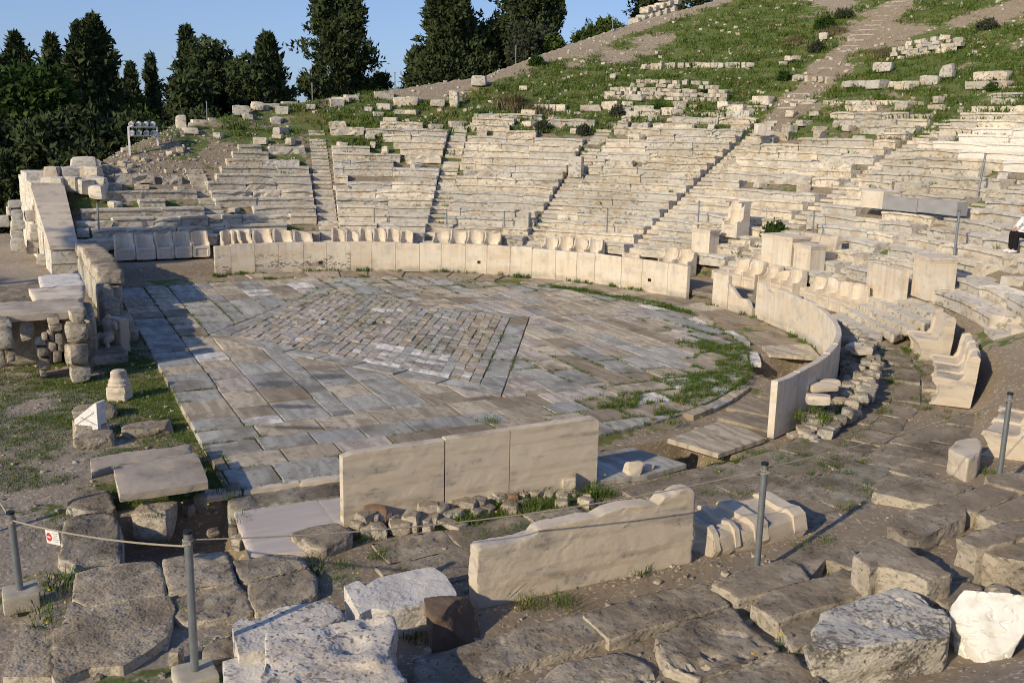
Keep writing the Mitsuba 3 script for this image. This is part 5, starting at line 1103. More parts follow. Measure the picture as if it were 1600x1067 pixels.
# small pale stones strewn over the hill: too many to count
V, F, UVs = [], [], []
for i in range(2600):
    p = R.uniform(96, 178); d = 27.5 + 22 * R.uniform(0, 1) ** 1.3
    dc = float(np.interp(p, CREST[:, 0], CREST[:, 1]))
    if d > dc: continue
    if meshkit.fbm(np.array([[p * .1, d * .25, 1.0]]), 2, 6)[0] < .42 and abs(p - 116.2) > 3: continue
    x, y = map(float, cav(p, d)); s_ = .06 + .2 * R.uniform(0, 1) ** 3
    v, f = rock((x, y, float(terrain(x, y)) + s_ * .15), (s_ * 1.4, s_, s_ * .8), i % 50, 0, .0, .4, R.uniform(0, 6)); V.append((v, f)); UVs.append(np.tile((R.uniform(0, .8), R.uniform(0, .9)), (len(v), 1)))
for i in range(1300):
    p = R.uniform(168, 238); d = R.uniform(21.5, 28.5)
    x, y = map(float, cav(p, d)); s_ = .03 + .11 * R.uniform(0, 1) ** 3
    v, f = rock((x, y, float(terrain(x, y)) + s_ * .15), (s_ * 1.4, s_, s_ * .8), i % 50, 0, .0, .4, R.uniform(0, 6)); V.append((v, f)); UVs.append(np.tile((R.uniform(.2, 1), R.uniform(0, .9)), (len(v), 1)))
k = ent('scattered_stones', cat(*V), 'seat_stone', np.vstack(UVs)); tag(k, 'small pale stones scattered over the grass and earth of the hill', 'stones', kind='stuff')
V, UVs = [], []
for i in range(2600):
    a_, b_ = R.uniform(5.7, 14), R.uniform(-2, 17.5)
    if i % 3 == 0: a_, b_ = R.uniform(0, 9), R.uniform(15, 20)
    if i % 5 == 0: a_, b_ = R.uniform(-6, 6), R.uniform(12.7, 16)
    x, y = AB(a_, b_); s_ = .018 + .07 * R.uniform(0, 1) ** 4
    v, f = rock((x, y, float(terrain(x, y)) + s_ * .2), (s_ * 1.4, s_, s_ * .8), i % 50, 0, .0, .4, R.uniform(0, 6)); V.append((v, f)); UVs.append(np.tile((R.uniform(0, .6), R.uniform(0, .7)), (len(v), 1)))
k = ent('gravel', cat(*V), 'rough_stone', np.vstack(UVs)); tag(k, 'gravel and small stones on the bare ground in the foreground', 'gravel', kind='stuff')

# ------------------------------------------------------------------ trees
def leaf_cloud(C, size, rng, per=4, up=.0, out=None):
    """Leaf clumps: at every centre a few crossed small leaves of random tilt."""
    N = len(C) * per; P = np.repeat(C, per, 0) + rng.normal(size=(N, 3)) * size * .35
    d = rng.normal(size=(N, 3)); d[:, 2] += up
    if out is not None: d += np.repeat(out, per, 0) * .8
    d /= np.linalg.norm(d, axis=1, keepdims=True)
    s = np.cross(d, rng.normal(size=(N, 3))); s /= np.linalg.norm(s, axis=1, keepdims=True)
    l = size * rng.uniform(.6, 1.3, N)[:, None]
    V = np.stack([P - s * l * .32, P + s * l * .32, P + d * l * .75 + s * l * .12, P + d * l], 1).reshape(-1, 3)
    o = np.arange(N)[:, None] * 4
    F = np.vstack([o + [0, 1, 2], o + [0, 2, 3]])
    tone = np.repeat(rng.uniform(0, 1, len(C)), per) * .5 + rng.uniform(0, .5, N)
    return (V, F), np.repeat(np.stack([tone, tone], 1), 4, 0)
def trunk(x, y, z0, h, r, rng, limbs=()):
    pts = [(x + rng.normal() * .04 * h * t * .3, y + rng.normal() * .04 * h * t * .3, z0 + h * t) for t in np.linspace(0, 1, 6)]
    vf = [tube(pts, [r * (1 - .75 * t) for t in np.linspace(0, 1, 6)], 8)]
    for (dx, dy, dz, t0) in limbs:
        p0 = np.array(pts[int(t0 * 5)]); vf.append(tube([p0, p0 + np.array([dx, dy, dz]) * .5 + [0, 0, .1 * h * 0], p0 + np.array([dx, dy, dz])], [r * .4, r * .25, r * .08], 6))
    return cat(*vf)
def cypress(label, x, y, z0, h, w, seed, n, mat='cypress_leaf', ragged=.25, taper=.55, size=.42, base=.04, lean=0.):
    """Columnar conifer: narrow crown of upright sprays with gaps and stray branches."""
    rng = np.random.default_rng(seed); key = thing('cypress_tree', label, 'tree', 'conifers beyond the hill crest')
    part(key, 'trunk', trunk(x, y, z0 - .5, h * .9, w * .09 + .1, rng), 'bark', smooth=50)
    t = np.maximum(rng.uniform(base, 1, n) ** .9, base); an = rng.uniform(0, 2 * np.pi, n)
    prof = np.minimum(1, (t / .16) ** .6) * np.clip((1 - t) / taper, 0, 1) ** .75
    lump = .68 + .8 * (meshkit.fbm(np.stack([np.cos(an) * 1.3, np.sin(an) * 1.3, t * h * .42], 1), 3, seed) - .42) * (1 + ragged * 2)
    rad = w / 2 * prof * lump * (1 - rng.uniform(0, 1, n) ** 2.2 * .6)
    C = np.stack([x + np.cos(an) * rad + lean * t * h, y + np.sin(an) * rad, z0 + t * h], 1)
    o = np.stack([np.cos(an), np.sin(an), .2 + 0 * an], 1)
    vf, uv = leaf_cloud(C, size * .85, rng, 5, 1.3, o)
    extra, euv = [], []
    for i in range(int(26 * ragged * 4)):
        tt = rng.uniform(.12, .9); a0 = rng.uniform(0, 2 * np.pi); r1 = w / 2 * min(1, (1 - tt) / taper + .15) * rng.uniform(.85, 1.35); m = 30
        q = rng.uniform(.2, 1, m); Cb = np.stack([x + np.cos(a0) * r1 * q + lean * tt * h, y + np.sin(a0) * r1 * q, z0 + tt * h + q * r1 * rng.uniform(.1, .6)], 1) + rng.normal(size=(m, 3)) * .16
        v2, u2 = leaf_cloud(Cb, size, rng, 3, .5, np.tile([np.cos(a0), np.sin(a0), .3], (m, 1))); extra.append(v2); euv.append(u2)
    part(key, 'crown', cat(vf, *extra), mat, np.vstack([uv, *euv]))
    return key
def round_tree(label, x, y, z0, h, w, seed, n, mat='pine_leaf', size=.5, name='broadleaf_tree', cat_='tree', base=.15, group='leafy trees and bushes beyond the crest', flat=1.0):
    """A crown of several leafy masses carried by limbs."""
    rng = np.random.default_rng(seed); key = thing(name, label, cat_, group)
    K = 9; cs = np.stack([rng.normal(size=K) * w * .22, rng.normal(size=K) * w * .22, rng.uniform(base + .2, .85, K) * h], 1)
    rs = w * rng.uniform(.18, .30, K)
    part(key, 'trunk', trunk(x, y, z0 - .3, h * .6, w * .035 + .05, rng, [(c[0] * .8, c[1] * .8, max(c[2] - h * .3, .2), .4) for c in cs[:5]]), 'bark', smooth=50)
    k = rng.integers(0, K, n); d = rng.normal(size=(n, 3)); d /= np.linalg.norm(d, axis=1, keepdims=True)
    r = rs[k] * (1 - .65 * rng.uniform(0, 1, n) ** 2.0) * (.75 + .6 * (meshkit.fbm(d * 1.7 + k[:, None], 3, seed) - .35))
    C = cs[k] + d * r[:, None] * [1, 1, flat * .8] + [x, y, z0]; C[:, 2] = np.maximum(C[:, 2], z0 + .05)
    C = C + rng.normal(size=C.shape) * size * .5; vf, uv = leaf_cloud(C, size * .72, rng, 6, .2, d)
    part(key, 'crown', vf, mat, uv)
    return key
def tree_at(kind, label, foot, top, width_m, seed, n, **k):
    """foot: foot of the tree, top: height of its tip above sea (world z)."""
    x, y, z0 = foot; return kind(label, x, y, z0, top - z0, width_m, seed, n, **k)
# cypresses on the crest
tree_at(cypress, 'tall ragged dark conifer left of centre, cut by the top of the picture', (*(-8.68, 46.05, 5.20)[:2], 3.5), 21.5, 5.3, 1, 5200, ragged=.9, taper=.85, size=.34)
tree_at(cypress, 'dense tall cypress in the middle of the skyline, left one of two', (*(-0.62, 45.01, 5.37)[:2], 6.4), 18.5, 4.8, 2, 4800, ragged=.35, taper=.75, size=.36)
tree_at(cypress, 'tall dark cypress right of the dense one, cut by the top of the picture', (*(5.11, 47.16, 5.48)[:2], 7.5), 22.0, 5.0, 3, 4800, ragged=.3, taper=.6, size=.36)
tree_at(round_tree, 'loose feathery dark conifer between the two tall cypresses', (*(1.74, 46.12, 5.42)[:2], 6.0), (1.63, 46.12, 13.10)[2], 3.8, 4, 2200, mat='cypress_leaf', size=.42, name='conifer_tree', base=.0, flat=1.5)
tree_at(round_tree, 'greyish green bushy tree in front of the right cypress', (*(4.97, 43.16, 5.50)[:2], 7.0), (4.79, 43.16, 12.86)[2], 3.4, 5, 2600, mat='grey_leaf', size=.32, base=.0, flat=1.4)
tree_at(round_tree, 'round bright green pine on the crest right of the cypresses', (*(8.97, 45.00, 5.57)[:2], 9.6), (8.71, 45.02, 12.75)[2], 4.6, 6, 3000, mat='pine_leaf', size=.34, base=.05)
tree_at(round_tree, 'dark pine top behind the ruined wall on the skyline', (*(15.80, 56.35, 5.66)[:2], 12.0), 18.5, 6.5, 7, 2600, mat='cypress_leaf', size=.42)
tree_at(round_tree, 'small bushy green tree low on the crest between the tall conifers', (*(-5.13, 48.60, 5.27)[:2], 6.2), (-5.11, 48.60, 9.40)[2], 2.6, 8, 1200, mat='pine_leaf', size=.3, base=.0)
tree_at(round_tree, 'low green bush at the foot of the tall ragged conifer', (*(-7.03, 47.33, 5.23)[:2], 6.0), (-6.99, 47.33, 8.76)[2], 2.2, 9, 900, mat='pine_leaf', size=.3, base=.0)
tree_at(cypress, 'small dark conifer at the left foot of the dense cypress', (*(-2.82, 45.83, 5.32)[:2], 6.2), (-2.83, 45.83, 10.61)[2], 2.3, 10, 1000, ragged=.5, taper=.9)
# the group at the left, on lower ground beyond the theatre
tree_at(cypress, 'big broad dark conifer at upper left with a double tip', (*(-20.98, 34.20, 1.96)[:2], -1.5), (-20.18, 34.52, 11.20)[2], 5.0, 11, 7000, ragged=.30, taper=.75)
tree_at(cypress, 'second dark conifer leaning on the big double-tipped one', (*(-21.25, 33.00, 2.02)[:2], -1.5), (-21.02, 33.10, 10.66)[2], 3.4, 12, 4200, ragged=.30, taper=.7)
tree_at(cypress, 'ragged dark conifer near the left edge with an open top', (*(-27.39, 37.90, 1.62)[:2], -1.0), (-26.79, 38.19, 10.38)[2], 3.8, 13, 3200, ragged=.75, taper=.95)
tree_at(cypress, 'thin pointed cypress between the two conifers at left', (*(-26.37, 40.59, 1.50)[:2], -1.0), (-25.75, 40.86, 10.53)[2], 2.6, 14, 2600, ragged=.5, taper=.85)
tree_at(cypress, 'slim cypress tip in the gap, left of the pair', (*(-28.32, 59.25, 0.45)[:2], -1.0), (-27.82, 59.44, 9.85)[2], 1.9, 15, 1700, ragged=.08, taper=.4)
tree_at(cypress, 'slim cypress tip in the gap, right of the pair', (*(-27.49, 61.69, 0.33)[:2], -1.0), (-27.02, 61.85, 10.69)[2], 1.8, 16, 1700, ragged=.08, taper=.5)
tree_at(cypress, 'narrow cypress spire beside the broad dark conifer, left of centre', (*(-17.90, 41.71, 1.61)[:2], 0.0), (-17.47, 41.85, 11.35)[2], 1.9, 17, 2200, ragged=.2, taper=.75)
tree_at(round_tree, 'broad dark feathery conifer left of the tall ragged one', (*(-15.20, 38.36, 1.85)[:2], 1.0), (-14.84, 38.46, 10.95)[2], 5.6, 18, 5200, mat='cypress_leaf', size=.42, name='conifer_tree', base=-.1, flat=1.5)
tree_at(cypress, 'dark conifer with a crooked tip right of the broad feathery one', (*(-11.92, 39.24, 1.87)[:2], 1.0), (-11.81, 39.27, 10.77)[2], 4.4, 19, 4600, ragged=.6, taper=.95, base=.2)
tree_at(round_tree, 'dark conifer mass joining the trees left of the tall ragged one', (*(-10.99, 43.56, 1.66)[:2], 1.5), (-10.81, 43.59, 9.12)[2], 4.5, 20, 2800, mat='cypress_leaf', size=.42, name='conifer_tree', base=-.1)
tree_at(round_tree, 'dark leafy tree below the narrow spire', (*(-15.91, 33.94, 2.08)[:2], -.5), (-15.69, 34.02, 9.11)[2], 4.6, 21, 3400, mat='cypress_leaf', size=.42, base=-.1)
tree_at(round_tree, 'bright green leafy tree behind the lamp rack', (*(-18.31, 35.23, 1.96)[:2], -1.0), (-18.03, 35.33, 7.49)[2], 4.4, 22, 3000, mat='pine_leaf', size=.4, base=-.05)
tree_at(round_tree, 'wide leafy green tree at the left edge of the picture', (*(-23.49, 28.67, 2.21)[:2], -1.0), (-23.06, 28.88, 8.51)[2], 7.5, 23, 5200, mat='bush_leaf', size=.5, base=-.1)
tree_at(round_tree, 'leafy green tree in front of the big double-tipped conifer', (*(-20.63, 27.82, 2.31)[:2], -1.0), (-20.29, 27.97, 7.59)[2], 5.4, 24, 3600, mat='pine_leaf', size=.46, base=-.1)
tree_at(round_tree, 'dark tree low at the left edge beside the side wall', (*(-21.00, 23.21, 2.55)[:2], -1.0), (-20.75, 23.33, 5.36)[2], 6.0, 25, 3600, mat='cypress_leaf', size=.46, base=-.2)
tree_at(round_tree, 'dark tree above the heap of big blocks', (*(-18.57, 24.36, 2.54)[:2], -1.0), (-18.36, 24.45, 5.89)[2], 6.0, 26, 3600, mat='cypress_leaf', size=.46, base=-.2)
tree_at(round_tree, 'dark low tree behind the left crest', (*(-16.90, 27.22, 2.42)[:2], -1.0), (-16.66, 27.31, 6.78)[2], 5.5, 27, 3400, mat='cypress_leaf', size=.46, base=-.2)
tree_at(round_tree, 'low dark tree behind the lamp rack, right of the bright green one', (*(-15.72, 31.90, 2.19)[:2], 0.5), (-15.50, 31.97, 6.93)[2], 4.6, 28, 2400, mat='cypress_leaf', size=.44, base=-.2)
for i in range(13):
    an = math.radians(106 + i * 2.9); dd = 85 + 25 * (i * .618 % 1)
    x, y = CAM[0] + dd * math.cos(an), CAM[1] + dd * math.sin(an)
    z0 = -2.0
    round_tree(f'dark tree of the wood behind the other trees, {rank_word(i)} from the right', x, y, z0, R.uniform(7, 9.5), R.uniform(7, 9), 900 + i, 1300, mat='cypress_leaf', size=.8, base=-.2, group='trees of the wood behind')
# unseen tree added beyond the left edge, crown shaped to shade the left thrones
cypress('unseen tree beyond the left edge of the picture, added to shade the left thrones', *AB(24.5, -6.9), 0, 13.4, 3.2, 980, 2600, ragged=.1, taper=.3, base=.72)
# bushes and dry clumps on the hill and between the seats
for i, ((x, y, z), w_, h_, mat, lab) in enumerate((((14.07, 11.08, 2.21), 1.25, .62, 'bush_leaf', 'dense green bush beside the lone throne'), ((18.55, 28.85, 8.62), .9, .5, 'bush_leaf', 'dark shrub at the foot of the hill path'), ((22.78, 36.35, 11.98), 1.6, .9, 'bush_leaf', 'rounded green shrub left of the hill path'), ((24.32, 38.00, 12.85), 1.4, .6, 'grey_leaf', 'upper grey shrub left of the hill path'), ((29.59, 29.54, 11.55), 1.5, .5, 'grey_leaf', 'wide grey shrub high on the right slope'), ((20.49, 34.77, 10.99), 1.0, .6, 'dry_leaf', 'clump of dry straw grass left of the hill path'), ((5.19, 29.01, 6.73), 1.2, .8, 'dry_leaf', 'tall dry grass clump above the middle rows'), ((3.85, 29.71, 6.92), .9, 1.2, 'dry_leaf', 'thin dry grass clump above the middle rows'), ((5.51, 26.65, 5.84), .9, .7, 'grey_leaf', 'grey shrub among the upper middle rows'), ((7.61, 25.89, 5.76), .9, .6, 'grey_leaf', 'round grey shrub at the top of a stairway'), ((9.51, 27.71, 6.66), 1.0, .6, 'grey_leaf', 'grey shrub against the terrace wall'), ((11.62, 27.47, 6.87), .9, .5, 'bush_leaf', 'green shrub against the terrace wall'), ((5.26, 36.22, 9.52), 1.2, .7, 'bush_leaf', 'small round shrub on the crest under the right cypress'), ((25.86, 19.90, 7.96), .8, .6, 'bush_leaf', 'dark green shrub beside the stacked seat blocks'), ((20.47, 17.71, 5.79), 1.0, .5, 'dry_leaf', 'dry grass patch in the upper right rows'), ((22.92, 35.47, 11.72), 1.1, .6, 'dry_leaf', 'small straw clump between two shrubs left of the hill path'), ((21.19, 32.45, 10.36), 1.1, .7, 'grey_leaf', 'shrub beside the tumbled stones of the hill path'), ((23.84, 29.50, 10.03), .9, .6, 'dry_leaf', 'dry clump at the left end of the dry stone terrace wall'))):
    rng = np.random.default_rng(70 + i); n = int(420 * w_)
    key = thing('shrub', lab, 'shrub')
    zt = float(terrain(x, y)); d = rng.normal(size=(n, 3)); d[:, 2] = abs(d[:, 2]); d /= np.linalg.norm(d, axis=1, keepdims=True)
    if mat == 'dry_leaf':
        pos = np.stack([x + rng.normal(size=60) * w_ * .28, y + rng.normal(size=60) * w_ * .28, np.zeros(60)], 1); pos[:, 2] = terrain(pos[:, 0], pos[:, 1]); vf, uv = blades(pos, h_ * .6, .16, 16, rng, .9, .008)
    else:
        r = rng.uniform(.45, 1, n) * (.7 + .6 * (meshkit.fbm(d * 2, 2, i) - .3)); C = d * r[:, None] * [w_ / 2, w_ / 2, h_] + [x, y, zt]; vf, uv = leaf_cloud(C, .13, rng, 3, .6, d)
    part(key, 'foliage', vf, mat, uv)
    if mat != 'dry_leaf': part(key, 'stem', tube([(x, y, zt - .1), (x + .03, y, zt + h_ * .5)], [.04, .02], 6), 'bark')
# ------------------------------------------------------------------ grass and weeds: masses of small blades
R = np.random.default_rng(55)
def tufts(name, label, pos, h, spread, per, mat='grass_leaf', lean=.5, width=.012, seed=0):
    rng = np.random.default_rng(seed); vf, uv = blades(pos, h, spread, per, rng, lean, width)
    k = ent(name, vf, mat, uv); return tag(k, label, 'grass', kind='stuff')
def zat(xy, off=0.0):
    xy = np.asarray(xy, float); return np.c_[xy, terrain(xy[:, 0], xy[:, 1]) + off]
# in the joints of the orchestra paving
J = []
for g, h_ in slabs_g:
    c = np.array(g.exterior.coords)
    for a_, b_ in zip(c[:-1], c[1:]):
        L = np.linalg.norm(b_ - a_)
        for t in R.uniform(0, 1, int(L * 9)): J.append(a_ + (b_ - a_) * t)
for P4, h_, ins in tiles:
    if not ins:
        for a_, b_ in ((P4[0], P4[1]), (P4[0], P4[3])):
            for t in R.uniform(0, 1, 2): J.append(a_ + (b_ - a_) * t)
J = np.array([GR(*q) for q in J])
ph, d, a, b = phid(J[:, 0], J[:, 1])
den = meshkit.fbm(np.c_[J * .35, np.zeros(len(J))], 3, 12); fine = meshkit.fbm(np.c_[J * 1.6, np.zeros(len(J))], 2, 13)
bias = .30 * np.exp(-((d - 9.6) / 1.2) ** 2) * (ph < 75) * (ph > 12) + .12 * np.exp(-((d - 10.2) / .8) ** 2) * (ph > 100) + .10 * np.exp(-((J[:, 0] - 3.2) ** 2 + (J[:, 1] - 1.0) ** 2) / 4) - .05 * (J[:, 0] < -1)
m = den + .5 * (fine - .5) + bias > .552
J = J[m]; extra = bias[m]
tufts('joint_grass', 'small grass tufts growing in the joints of the orchestra paving', np.c_[J, np.full(len(J), -.03)], .075 + .16 * np.clip(extra, 0, 1), .05, 12, lean=.8, width=.008, seed=1)
# thick grass along the right rim of the floor
p = R.uniform(14, 62, 900); dd = 9.7 + R.normal(size=900) * .55; n_ = meshkit.fbm(np.c_[p * .12, dd * .9, 0 * p], 2, 3); x, y = cav(p, dd)
s = (n_ > .56) & (dd < 10.6)
tufts('rim_grass', 'thick green grass spreading over the right rim of the orchestra floor', np.c_[x[s], y[s], 0 * x[s] - .02], .13, .09, 22, lean=.8, width=.007, seed=2)
p = R.uniform(70, 180, 900); dd = R.uniform(10.3, 10.9, 900); n_ = meshkit.fbm(np.c_[p * .15, dd * .5, 0 * p], 2, 4); x, y = cav(p, dd); s = n_ > .55
tufts('rim_grass', 'grass patches along the far rim of the orchestra floor', np.c_[x[s], y[s], 0 * x[s] - .05], .13, .12, 18, lean=.6, seed=3)
p = np.concatenate([R.uniform(98, 196, 160), R.uniform(22, 96, 90)]); x, y = cav(p, 12.28 + R.uniform(-.1, .06, len(p))); s = meshkit.fbm(np.c_[p * .3, 0 * p, 0 * p], 2, 8) > .45
tufts('wall_foot_weeds', 'weeds growing along the foot of the parapet', np.c_[x[s], y[s], 0 * x[s] - .06], R.uniform(.06, .22, s.sum()), .10, 16, lean=.5, seed=4)
p = R.uniform(22, 56, 260); dd = R.uniform(12.6, 13.3, 260); x, y = cav(p, dd); s = meshkit.fbm(np.c_[x * .8, y * .8, 0 * x], 2, 19) > .47
tufts('rubble_weeds', 'weeds growing over the rubble wall outside the right parapet', np.c_[x[s], y[s], 0 * x[s] + .24], R.uniform(.06, .2, s.sum()), .10, 22, lean=.9, width=.006, seed=14)
a_ = R.uniform(.5, 3.4, 120); b_ = 12.75 + abs(R.normal(size=120)) * .35; x, y = AB(a_, b_); s = meshkit.fbm(np.c_[x * 1.2, y * 1.2, 0 * x], 2, 23) > .42
tufts('heap_weeds', 'green weeds over the rubble heap behind the near parapet piece', zat(np.c_[x[s], y[s]], .02), R.uniform(.06, .2, s.sum()), .12, 30, lean=.9, width=.007, seed=16)
# passage and the rubble wall
p = R.uniform(-46, 60, 2600); dd = R.uniform(12.6, 15.6, 2600); x, y = cav(p, dd)
line = np.minimum(np.minimum(abs(dd - 13.75), abs(dd - 14.35)), abs(dd - 12.95)); n_ = meshkit.fbm(np.c_[x * .5, y * .5, 0 * x], 3, 9)
s = (n_ + .14 * np.exp(-(line / .10) ** 2) > .60) | ((abs(dd - 13.72) < .13) & (p > 20) & (p < 52) & (R.random(2600) < .75))
pos = zat(np.c_[x[s], y[s]]); tufts('passage_grass', 'grass and weeds in the joints of the passage paving', pos, R.uniform(.05, .13, len(pos)), .09, 20, lean=.8, width=.006, seed=5)
# mossy ground and grass left of the paving
N = 9000; a_ = R.uniform(5.62, 9.6, N); b_ = R.uniform(-1, 10.2, N); x, y = AB(a_, b_); n_ = meshkit.fbm(np.c_[x * .7, y * .7, 0 * x], 3, 10)
s = n_ + .25 * (1 - (a_ - 5.6) / 3.2) > .50
pos = zat(np.c_[x[s], y[s]]); tufts('ground_grass', 'short grass and moss on the ground left of the orchestra paving', pos, R.uniform(.025, .075, len(pos)), .10, 9, lean=.8, width=.010, seed=6)
N = 2600; a_ = R.uniform(7.0, 13, N); b_ = R.uniform(1.5, 16, N); x, y = AB(a_, b_); n_ = meshkit.fbm(np.c_[x * .6, y * .6, 0 * x], 3, 11); s = n_ > .52
pos = zat(np.c_[x[s], y[s]]); tufts('ground_grass', 'sparse weeds on the gravel at the left edge of the foreground', pos, R.uniform(.03, .10, len(pos)), .12, 14, lean=.9, width=.005, seed=7)
# foreground weeds between the big stones
spots = np.array([[(3.05, -16.67), (3.14, -16.45), (1.71, -14.93), (1.89, -15.20), (2.46, -14.30), (3.66, -12.87), (4.48, -12.57), (4.88, -12.28), (5.50, -11.25), (3.13, -12.90), (4.35, -15.94), (4.59, -15.76), (4.82, -15.75), (5.43, -15.03), (5.87, -14.73), (7.10, -15.97), (7.14, -16.28), (7.16, -17.17), (8.26, -14.01), (8.69, -13.77), (9.45, -12.29), (7.66, -10.80), (7.71, -11.85), (7.14, -11.88), (-0.36, -12.04), (0.12, -13.07), (-2.00, -10.24), (-4.02, -4.89), (-0.28, -16.22), (-1.38, -16.11), (-1.12, -16.33), (9.00, -16.70), (8.34, -17.13), (8.37, -14.80), (12.28, -10.68), (12.13, -10.03), (9.54, -9.11), (10.65, -8.65), (11.92, -6.81), (12.93, -4.64), (3.65, -7.88), (7.32, -7.16), (7.48, -7.82), (1.47, -14.55), (1.84, -14.73), (1.97, -13.68), (2.15, -13.67), (-1.49, -15.18), (-1.33, -15.26), (-1.34, -15.70), (-0.06, -16.21), (0.24, -16.19), (-1.40, -12.37), (-1.03, -12.88), (-0.88, -11.17), (4.38, -12.04), (4.70, -11.59), (5.25, -11.99), (3.16, -11.83), (2.88, -15.06), (3.03, -16.07)]][0], float)
pos = np.repeat(spots, 3, 0) + R.normal(size=(len(spots) * 3, 2)) * .10
pos = np.c_[pos, np.maximum(terrain(pos[:, 0], pos[:, 1]), .0)]
tufts('foreground_weeds', 'leafy weeds growing between the big foreground stones', pos, R.uniform(.06, .17, len(pos)), .15, 40, lean=.9, width=.006, seed=8)
fl = np.repeat(spots, 2, 0) + R.normal(size=(len(spots) * 2, 2)) * .2
fl = fl[R.random(len(fl)) < .45]
V = [rock((q[0], q[1], max(float(terrain(*q)), 0) + R.uniform(.14, .24)), (.035, .035, .02), 1, 1, 0, .2) for q in fl]
k = ent('yellow_flowers', cat(*V), 'yellow_petal'); tag(k, 'small yellow flowers among the foreground weeds', 'flowers', kind='stuff')
# grass on the hill
N = 13000; p = R.uniform(94, 178, N); dd = 24 + 26 * R.uniform(0, 1, N); x, y = cav(p, dd); dc = np.interp(p, CREST[:, 0], CREST[:, 1])
g_ = grassiness(x, y) + .5 * (meshkit.fbm(np.c_[x * .9, y * .9, 0 * x], 3, 14) - .5)
s = (g_ > .52) & (dd < dc) & ((dd > 29) | (g_ > .66))
pos = zat(np.c_[x[s], y[s]]); tufts('hill_grass', 'green grass covering the slope above the seats', pos, R.uniform(.08, .26, len(pos)), .38, 16, lean=.9, width=.022, seed=9)
N = 420; p = R.uniform(60, 236, N); k_ = R.integers(-1, 16, N); dd = D0 + TREAD * k_ + R.uniform(-.1, .1, N); x, y = cav(p, dd); s = meshkit.fbm(np.c_[x * .3, y * .3, 0 * x], 2, 15) > .5
pos = zat(np.c_[x[s], y[s]], .12); tufts('seat_weeds', 'small weeds sprouting between the seat rows', pos, R.uniform(.06, .18, len(pos)), .14, 18, lean=.9, width=.012, seed=10)

# ------------------------------------------------------------------ rope barrier, sign, lamps, fences, visitor
def post(label, x, y, z0, z1, r=.042, lean=(0, 0), base=None, baselab=None, group=None):
    key = thing('rope_post', label, 'post', group)
    part(key, 'tube', tube([(x, y, z0), (x + lean[0], y + lean[1], z1)], r, 14), 'galvanised', smooth=50)
    part(key, 'cap', tube([(x + lean[0], y + lean[1], z1 - .02), (x + lean[0], y + lean[1], z1 + .012)], r + .005, 14), 'dark_plastic', smooth=50)
    for hz in (.09, .13): part(key, 'rope_loop', tube([(x + lean[0] + (r + .008) * math.cos(q), y + lean[1] + (r + .008) * math.sin(q), z1 - hz + .006 * math.sin(3 * q)) for q in np.linspace(0, 2 * math.pi, 17)], .009, 5, False), 'rope_fibre', smooth=50)
    part(key, 'knot', rock((x + lean[0] + (r + .012) * .6, y + lean[1] - (r + .012) * .8, z1 - .11), (.045, .04, .05), 3, 1, .1, .2), 'rope_fibre', smooth=40)
    if base:
        v, f = weather(m3.Manifold.cube([base, base, .24], True), .06, .008, 2, 5); c_, s_ = math.cos(.5), math.sin(.5)
        part(key, 'foot', (np.stack([v[:, 0] * c_ - v[:, 1] * s_ + x, v[:, 0] * s_ + v[:, 1] * c_ + y, v[:, 2] + z0 + .09], 1), f), 'concrete', smooth=40)
    return (x + lean[0], y + lean[1], z1)
PA = (-1.76, -15.75); PB = (0.93, -17.56); PC = (7.36, -14.89); PD = (12.03, -11.63)
ta = post('leaning metal rope post in a concrete foot at the left edge', *PA, -.05, 1.15, lean=(-.03, -.01), base=.40)
tb = post('metal rope post on a concrete foot at lower left', *PB, .0, 1.74, base=.42)
tc_ = post('metal rope post in the middle of the foreground, right of the broken-topped slab', *PC, .2, 1.66)
td = post('metal rope post at the right edge of the picture', *PD, .4, 1.78)
def rope(label, p, q, sag, r=.011):
    t = np.linspace(0, 1, 28)[:, None]; P = np.array(p) * (1 - t) + np.array(q) * t; P[:, 2] -= sag * 4 * (t * (1 - t))[:, 0]
    k = ent('rope', tube(P, r, 6), 'rope_fibre', smooth=True); tag(k, label, 'rope'); return P
dn = lambda p, k: (p[0], p[1], p[2] - k)
Pab = rope('slack rope from the leaning post to the lower left post', dn(ta, .10), dn(tb, .16), .06)
rope('long thin rope from the lower left post to the middle post', dn(tb, .09), dn(tc_, .08), .19, .008)
rope('rope from the middle post to the post at the right edge', dn(tc_, .07), dn(td, .12), .05, .008)
rope('rope leaving the picture from the leaning post at the left edge', dn(ta, .08), (ta[0] - 1.6, ta[1] + 2.2, ta[2] + .05), .10)
rope('rope leaving the picture from the post at the right edge', dn(td, .12), (td[0] + 2.2, td[1] + .6, td[2] + .35), .12, .008)
post('metal rope post just outside the left edge of the picture', ta[0] - 1.6, ta[1] + 2.2, -.1, ta[2] + .1)
# the little no-entry sign hanging on the rope
SG = thing('no_entry_sign', 'small white sign with a red no-entry disc hanging on the slack rope', 'sign')
pc = Pab[7]; ex = (Pab[9] - Pab[5]); ex /= np.linalg.norm(ex); nrm = np.array([CAM[0] - pc[0], CAM[1] - pc[1], 0]); nrm -= ex * (nrm @ ex); nrm[2] += 1.2; nrm /= np.linalg.norm(nrm); ey = np.cross(nrm, ex)
def sgn(u_, w_, off): return pc + ex * u_ + ey * (w_ - .085) + nrm * off
def quad(u0, u1, w0, w1, off, th_=.004):
    V = [sgn(u_, w_, o_) for o_ in (off, off + th_) for u_, w_ in ((u0, w0), (u1, w0), (u1, w1), (u0, w1))]
    return np.array(V), np.array([[0, 2, 1], [0, 3, 2], [4, 5, 6], [4, 6, 7], [0, 1, 5], [0, 5, 4], [1, 2, 6], [1, 6, 5], [2, 3, 7], [2, 7, 6], [3, 0, 4], [3, 4, 7]])
